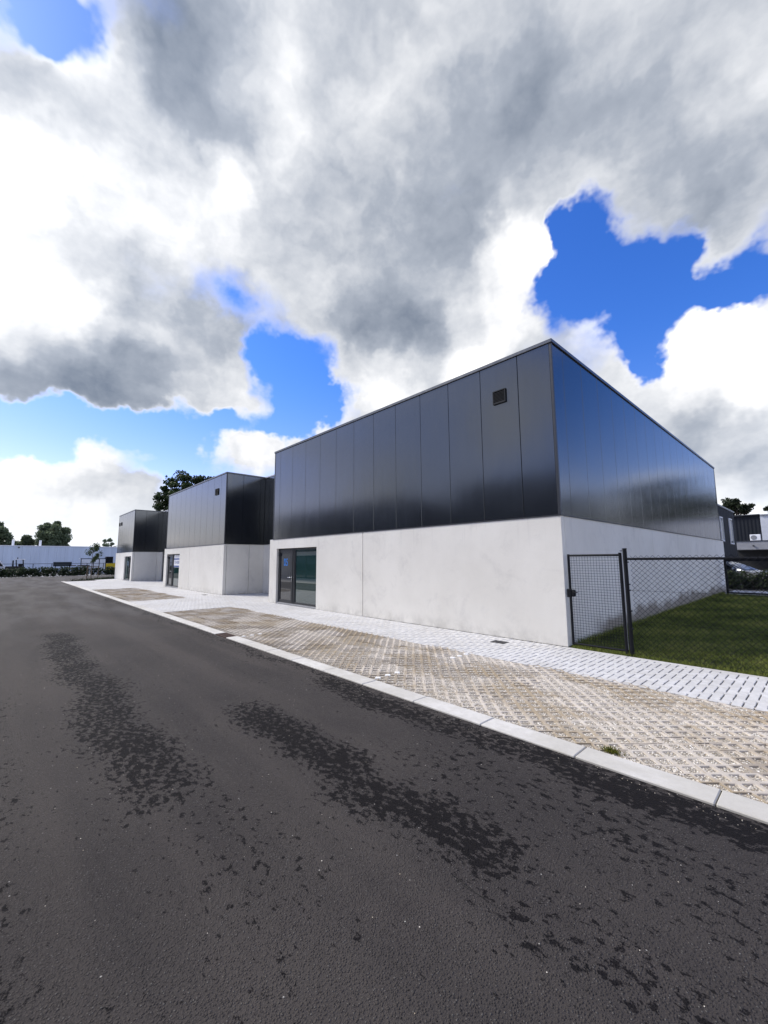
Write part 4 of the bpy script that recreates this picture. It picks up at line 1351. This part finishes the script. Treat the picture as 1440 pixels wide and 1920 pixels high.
def hedge(label, p0, p1, h, w, n, leaf, gap=0.0, seed=1):
    lr = random.Random(seed)
    t = thing('hedge', label, 'hedge', p0)
    d = Vector(p1) - Vector(p0)
    L = d.length
    u = d.normalized()
    v = Vector((-u.y, u.x, 0))
    cents = []
    m = MB()
    s = 0
    while s < L:
        hh = h * lr.uniform(.8, 1.08)
        b = u * s + v * lr.uniform(-.1, .1)
        m.tube([b - Vector((0, 0, .05)), b + Vector((lr.uniform(-.1, .1), lr.uniform(-.1, .1), hh * .8))], .02, 5, True, .008)
        for k in range(3):
            c = b + u * lr.uniform(-.15, .15) + v * lr.uniform(-w, w) * .5
            cents.append((c.x, c.y, hh * (.22 + .3 * k), w * lr.uniform(.6, .9) * (1 - gap * lr.random())))
        s += .28
    m.build('stems', 'bark', t, fix=False)
    q, f, tn = leaf_cloud(cents, n, (1, 1, .8), leaf)
    q[:, 2] = np.maximum(q[:, 2], 0.01)
    np_mesh('foliage', q, f, 'leaf_hedge', t, tn)


hedge('clipped dark hedge along the far side of the junction', (-58.2, -16, 0), (-58.2, -.9, 0), 1.0, .55, 9000, .10, .1, 1)
hedge('thin gappy hedge before the white shelter', (-58.2, -.7, 0), (-58.2, 1.6, 0), 1.0, .45, 1100, .085, .5, 2)
hedge('dark hedge stretch behind the sapling near the yellow machine', (-58.2, 1.8, 0), (-58.2, 12, 0), 1.05, .55, 6000, .10, .1, 3)
hedge('dark hedge in front of the parked cars at right', (-1.5, 20.7, 0), (6, 20.7, 0), .95, .5, 6500, .075, .25, 4)

hedge('tall dark shrub belt beyond the pine grove, mirrored in the hall side', (3, 82, 0), (52, 60, 0), 5.5, 2.6, 9000, .35, .1, 6)

# ------------------------------------------------------------------ far yard on the left
wh = thing('warehouse', 'long low pale blue metal warehouse behind the hedge', 'warehouse')
wx = -92.0
MB().box(wx - 20, -30, -.02, wx - .06, 40, 4.45).build('core', 'stucco_grey', wh)
sm = None
for i in range(58):
    if sm is None:
        sm = MB().cbox(0, 0, 0, .05, 1.19, 4.5, .01).build('wall_panel', 'sheet_blue', wh, (wx - .05, -30, 0)).data
    else:
        link('wall_panel', sm, wh, (wx - .05, -30 + i * 1.2, 0))
MB().box(wx - 20, -30.1, 4.505, wx + .12, 40, 4.60).build('roof', 'panel_white', wh)
for y in (-7.25, -3.62):
    MB().tube([(wx - .6, y, 4.6), (wx - .6, y, 5.6)], .17, 10).build('vent_pipe', 'panel_white', wh)
MB().box(wx + .002, -6.55, 4.15, wx + .12, -6.35, 4.35).build('wall_lamp', 'trim', wh)

# wire fence with thin rail
wf = thing('yard_fence', 'thin dark wire fence with posts behind the far hedge', 'fence', (-61, 0, 0))
for i in range(14):
    MB().tube([(0, -16 + i * 1.75, 0), (0, -16 + i * 1.75, 1.5)], .035, 6).build('post', 'fence_black', wf)
MB().tube([(0, -16, 1.48), (0, 6.75, 1.48)], .025, 6).build('rail', 'fence_black', wf)

# dark display board on legs
db = thing('notice_board', 'wide dark board on two legs above the far hedge', 'board', (-62, -2.65, 0))
MB().cbox(-.03, -.92, 1.13, .03, .92, 1.68, .01).build('board', 'container', db)
for y in (-.7, .7):
    MB().tube([(0.06, y, 0), (0.06, y, 1.3)], .04, 6).build('leg', 'fence_black', db)
# heap of dark rubble / timber next to it
hp = thing('timber_heap', 'low dark heap of timber between the board and the white shelter', 'heap', (-62, -1.0, 0))
lr = random.Random(5)
for i in range(12):
    y = lr.uniform(-.9, .5)
    z = .2 + (i % 4) * .28 + .1
    MB().cbox(-.6 + lr.uniform(-.2, .2), y - .12, z, .6, y + .3 + lr.uniform(0, .5), z + .12, .01).build('timber', 'rubble', hp)
MB().box(-.5, -1.0, -.02, .5, .7, .28).build('base', 'rubble', hp)

# white panelled shelter in a black frame
sh = thing('shelter', 'white panelled shelter with black steel frame behind the sapling', 'shelter', (-62, .55, 0))
for y in (-1.33, 0.0, .62, 1.33):
    MB().box(-.04, y - .035, 0, .04, y + .035, 2.05).build('post', 'fence_black', sh)
MB().box(-.06, -1.42, 2.052, .06, 1.42, 2.13).build('beam', 'fence_black', sh)
for a, b in ((-1.29, -.04), (.04, .58), (.66, 1.29)):
    for z0, z1 in ((.1, 1.02), (1.05, 2.0)):
        MB().box(-.012, a, z0, .012, b, z1).build('panel', 'panel_white', sh)
MB().box(-1.6, -1.4, 2.08, -.07, 1.4, 2.12).build('roof', 'panel_white', sh)

# yellow excavator
ex = thing('excavator', 'yellow excavator partly hidden by the farthest hall', 'excavator', (-63, 2.75, 0))
for s in (-.55, .55):
    tr = MB().prism([(-1.0, .05), (-1.15, .25), (-1.0, .45), (1.0, .45), (1.15, .25), (1.0, .05)], 'x', s - .18, s + .18)
    tr.build('track', 'rubber', ex)
MB().prism([(-.9, .6), (-.95, 1.1), (-.8, 1.42), (.2, 1.5), (.95, 1.2), (.95, .6)], 'x', -.7, .7).build('body', 'yellow_paint', ex)
cb = MB().box(.02, -.85, 1.50, .72, .0, 1.56).box(.02, -.85, 2.28, .72, .0, 2.36)
for x, y in ((.02, -.85), (.66, -.85), (.02, -.06), (.66, -.06)):
    cb.box(x, y, 1.5605, x + .06, y + .06, 2.2795)
cb = cb.build('cab', 'trim', ex)
MB().box(.05, -.82, 1.562, .69, -.03, 2.278).build('pane', 'car_glass', cb)
MB().tube([(-.3, .8, 1.3), (-.3, 1.9, 2.1), (-.3, 2.9, 1.4)], .14, 8).build('boom', 'yellow_paint', ex)
MB().tube([(-.3, 2.9, 1.45), (-.3, 2.6, .4)], .10, 8).build('arm', 'yellow_paint', ex)
MB().prism([(2.3, .05), (2.85, .05), (2.8, .45), (2.45, .5)], 'x', -.6, 0).build('bucket', 'rubber', ex)

# small dark loader with pale roof, and a white van cut by the left edge
ld = thing('forklift', 'dark forklift with pale roof behind the hedge at left', 'forklift', (-63, -7.0, 0))
MB().cbox(-.6, -.95, .25, .6, .75, 1.2, .08).build('body', 'rubber', ld)
for y, z1 in ((.05, 1.98), (.68, 1.98)):
    for x in (-.5, .5):
        MB().tube([(x, y, 1.15), (x, y - .08, z1)], .05, 6).build('cab_post', 'fence_black', ld)
MB().cbox(-.6, -.12, 1.98, .6, .8, 2.07, .03).build('cab_roof', 'panel_white', ld)
for x in (-.3, .3):
    MB().box(x - .06, -.35, .1, x + .06, -.22, 1.9).build('mast', 'fence_black', ld)
MB().tube([(0, .1, 2.07), (0, .1, 2.25)], .05, 8).build('beacon', 'fence_black', ld)
MB().cbox(-.3, .2, 1.2, .3, .6, 1.5, .05).build('seat', 'rubber', ld)
for y in (-.65, .5):
    for x in (-.62, .62):
        MB().tube([(x - .1, y, .3), (x + .1, y, .3)], .3, 14).build('wheel', 'rubber', ld)


def wheel(parent, x, y, z, r, w):
    wv = MB().tube([(x, y - w / 2, z), (x, y + w / 2, z)], r, 18).build('wheel', 'rubber', parent)
    MB().tube([(x, y - w / 2 - .006, z), (x, y - w / 2 + .004, z)], r * .62, 14).build('rim', 'steel', wv)


def car(name, label, cat, loc, rotz, paint, van=False):
    """front towards +X before rotation; body lofted across its width so the sides curve in at the top"""
    c = thing(name, label, cat, loc)
    c.rotation_euler.z = rotz
    if van:
        prof = [(-2.3, .35), (-2.32, 1.0), (-2.28, 1.9), (-2.1, 2.0), (.9, 2.0), (1.25, 1.85), (1.75, 1.15), (2.2, 1.0), (2.35, .75), (2.35, .35)]
    else:
        prof = [(-2.1, .32), (-2.18, .62), (-2.12, .95), (-1.75, 1.02), (-1.25, 1.38), (-.7, 1.46), (.1, 1.44), (.45, 1.33), (1.15, .98), (1.85, .86), (2.12, .66), (2.15, .32)]
    W_ = [(-.86, .82), (-.80, 1.0), (.80, 1.0), (.86, .82)]
    def sec(y, k):
        # the lower body keeps its width, the cabin draws in
        return [(x, y * (1.0 if z < 1.0 else 1.0 - .28 * (z - 1.0) / .5 * (0.35 if van else 1)), z) for x, z in prof]
    ys = (-.84, -.80, -.4, .4, .80, .84)
    shrink = (.96, 1, 1, 1, 1, .96)
    rows = [[(x * s, y_, .32 + (z - .32) * (s if s < 1 else 1)) for x, y_, z in sec(y, 0)] for y, s in zip(ys, shrink)]
    n = len(prof)
    vs = [p_ for r_ in rows for p_ in r_]
    fs = [(i * n + k, i * n + (k + 1) % n, (i + 1) * n + (k + 1) % n, (i + 1) * n + k) for i in range(len(rows) - 1) for k in range(n)]
    fs += [tuple(range(n))[::-1], tuple((len(rows) - 1) * n + k for k in range(n))]
    MB().add(vs, fs).build('body', paint, c, smooth=False)
    if van:
        ws = [(1.27, 1.80), (1.72, 1.17)]
        side = [(.55, 1.2), (.55, 1.78), (1.15, 1.78), (1.55, 1.2)]
        rear = [(-2.33, 1.15), (-2.315, 1.75)]
    else:
        ws = [(.50, 1.305), (1.10, 1.005)]
        side = [(-1.5, 1.03), (-1.1, 1.36), (.1, 1.38), (.85, 1.03)]
        rear = [(-1.72, 1.05), (-1.29, 1.36)]
    for nm, (a, b) in (('windscreen', ws), ('rear_window', rear)):
        dx, dz = b[0] - a[0], b[1] - a[1]
        L = math.hypot(dx, dz)
        nx, nz = (abs(dz) / L, abs(dx) / L)
        if nm == 'rear_window':
            nx = -nx
        o_ = .022
        q = []
        for (x, z) in (a, b):
            wv = .70 if z < 1.1 or van else .58
            q += [(x + nx * o_, -wv, z + nz * o_), (x + nx * o_, wv, z + nz * o_)]
        q2 = [(x - nx * .03, y, z - nz * .03) for x, y, z in q]
        MB().add(q + q2, [(0, 1, 3, 2), (4, 6, 7, 5), (0, 4, 5, 1), (2, 3, 7, 6), (0, 2, 6, 4), (1, 5, 7, 3)]).build(nm, 'car_glass', c)
    for s in (-1, 1):
        def yy(z):
            return s * (.845 if van else .845 - .235 * max(0, z - 1.0) / .5)
        q = [(x, yy(z) + s * .0, z) for x, z in side]
        q2 = [(x, yy(z) - s * .04, z) for x, z in side]
        MB().add(q + q2, [(0, 1, 2, 3), (7, 6, 5, 4), (0, 4, 5, 1), (1, 5, 6, 2), (2, 6, 7, 3), (3, 7, 4, 0)]).build('side_window', 'car_glass', c)
        MB().cbox(2.02 if not van else 2.2, s * .62 - .15, .62, 2.13 if not van else 2.34, s * .62 + .15, .76, .02).build('headlight', 'lamp_glass', c)
        MB().cbox(-2.18 if not van else -2.335, s * .66 - .12, .72, -2.06 if not van else -2.25, s * .66 + .12, .9, .02).build('tail_light', 'lamp_red', c)
        MB().cbox(.62, s * .92 - .09, 1.0, .74, s * .92 + .09, 1.12, .03).build('mirror', paint, c)
        for x in (-1.32, 1.34):
            wheel(c, x, s * .78, .31, .31, .2)
    return c


car('van', 'white van cut off by the left edge behind the hedge', 'van', (-64, -9.65, 0), R(90), 'panel_white', True)
car('car', 'silver car parked behind the rear hedge next to the hall', 'car', (-.55, 22.6, 0), R(-16), 'car_silver')
car('car', 'pale car parked at the right edge behind the rear hedge', 'car', (2.35, 23.6, 0), R(170), 'car_silver')

# ------------------------------------------------------------------ buildings beyond the lawn at right
bd = thing('black_building', 'black clad two storey building right behind the nearest hall', 'building')
MB().box(-9, 21.2, 0, -.56, 27.15, 4.58).build('core', 'backing', bd)
pm = None
for i in range(6):
    y = 21.2 + i * 1.0
    if pm is None:
        pm = MB().cbox(0, .006, 0, .05, .994, 4.6, .006).build('wall_panel', 'sheet_dark', bd, (-.555, y, 0)).data
    else:
        link('wall_panel', pm, bd, (-.555, y, 0))
MB().box(-9, 21.1, 4.605, -.46, 27.2, 4.69).build('coping', 'flash_light', bd)
for y0, y1, z0, z1 in ((24.7, 25.9, 2.5, 4.1), (21.5, 22.5, 2.6, 4.0)):
    w_ = MB().box(-.502, y0, z0, -.45, y0 + .06, z1).box(-.502, y1 - .06, z0, -.47, y1, z1).box(-.502, y0 + .071, z0, -.45, y1 - .071, z0 + .07).box(-.502, y0 + .071, z1 - .07, -.45, y1 - .071, z1).build('window', 'panel_white', bd)
    MB().box(-.503, y0 + .072, z0 + .072, -.49, y1 - .072, z1 - .072).build('pane', 'glass', w_)

gb = thing('grey_building', 'dark grey building with pale wing and garage canopy beyond the lawn', 'building')
MB().box(-9, 45.2, 0, -.62, 60, 5.75).build('wall', 'sheet_dark_x', gb)
MB().box(-9, 45.0, 5.755, -.62, 60, 5.85).build('coping', 'trim', gb)
MB().box(-.615, 45.1, 0, 10, 60, 5.72).build('pale_wing', 'stucco_light', gb)
MB().box(-.615, 44.95, 5.725, 10, 60, 5.80).build('coping', 'flash_light', gb)
cp = MB().box(-2.6, 41.2, 2.40, 6, 45.09, 3.12).build('canopy', 'stucco_grey', gb)
MB().box(-2.62, 41.15, 3.125, 6.02, 45.08, 3.19).build('roof_edge', 'trim', cp)
MB().tube([(-.95, 41.19, 2.72), (-.95, 41.05, 2.72)], .07, 8).build('lamp', 'trim', cp)
for x in (-2.58, -.02, 3.0, 5.85):
    MB().box(x, 41.25, 0, x + .14, 41.39, 2.398).build('post', 'stucco_grey', cp)
MB().box(-2.45, 44.9, 0, 5.9, 45.08, 2.398).build('garage_door', 'backing', gb)
ac = thing('air_conditioner', 'white air conditioning unit on the garage canopy roof', 'air conditioner', (-.85, 42.2, 3.19))
MB().cbox(-.36, -.2, .02, .36, .2, .58, .02).build('casing', 'panel_white', ac)
MB().tube([(-.1, -.215, .3), (-.1, -.195, .3)], .21, 18).build('fan_grille', 'stucco_grey', ac)
for x in (-.28, .28):
    MB().box(x - .03, -.2, 0, x + .03, .2, .019).build('foot', 'trim', ac)
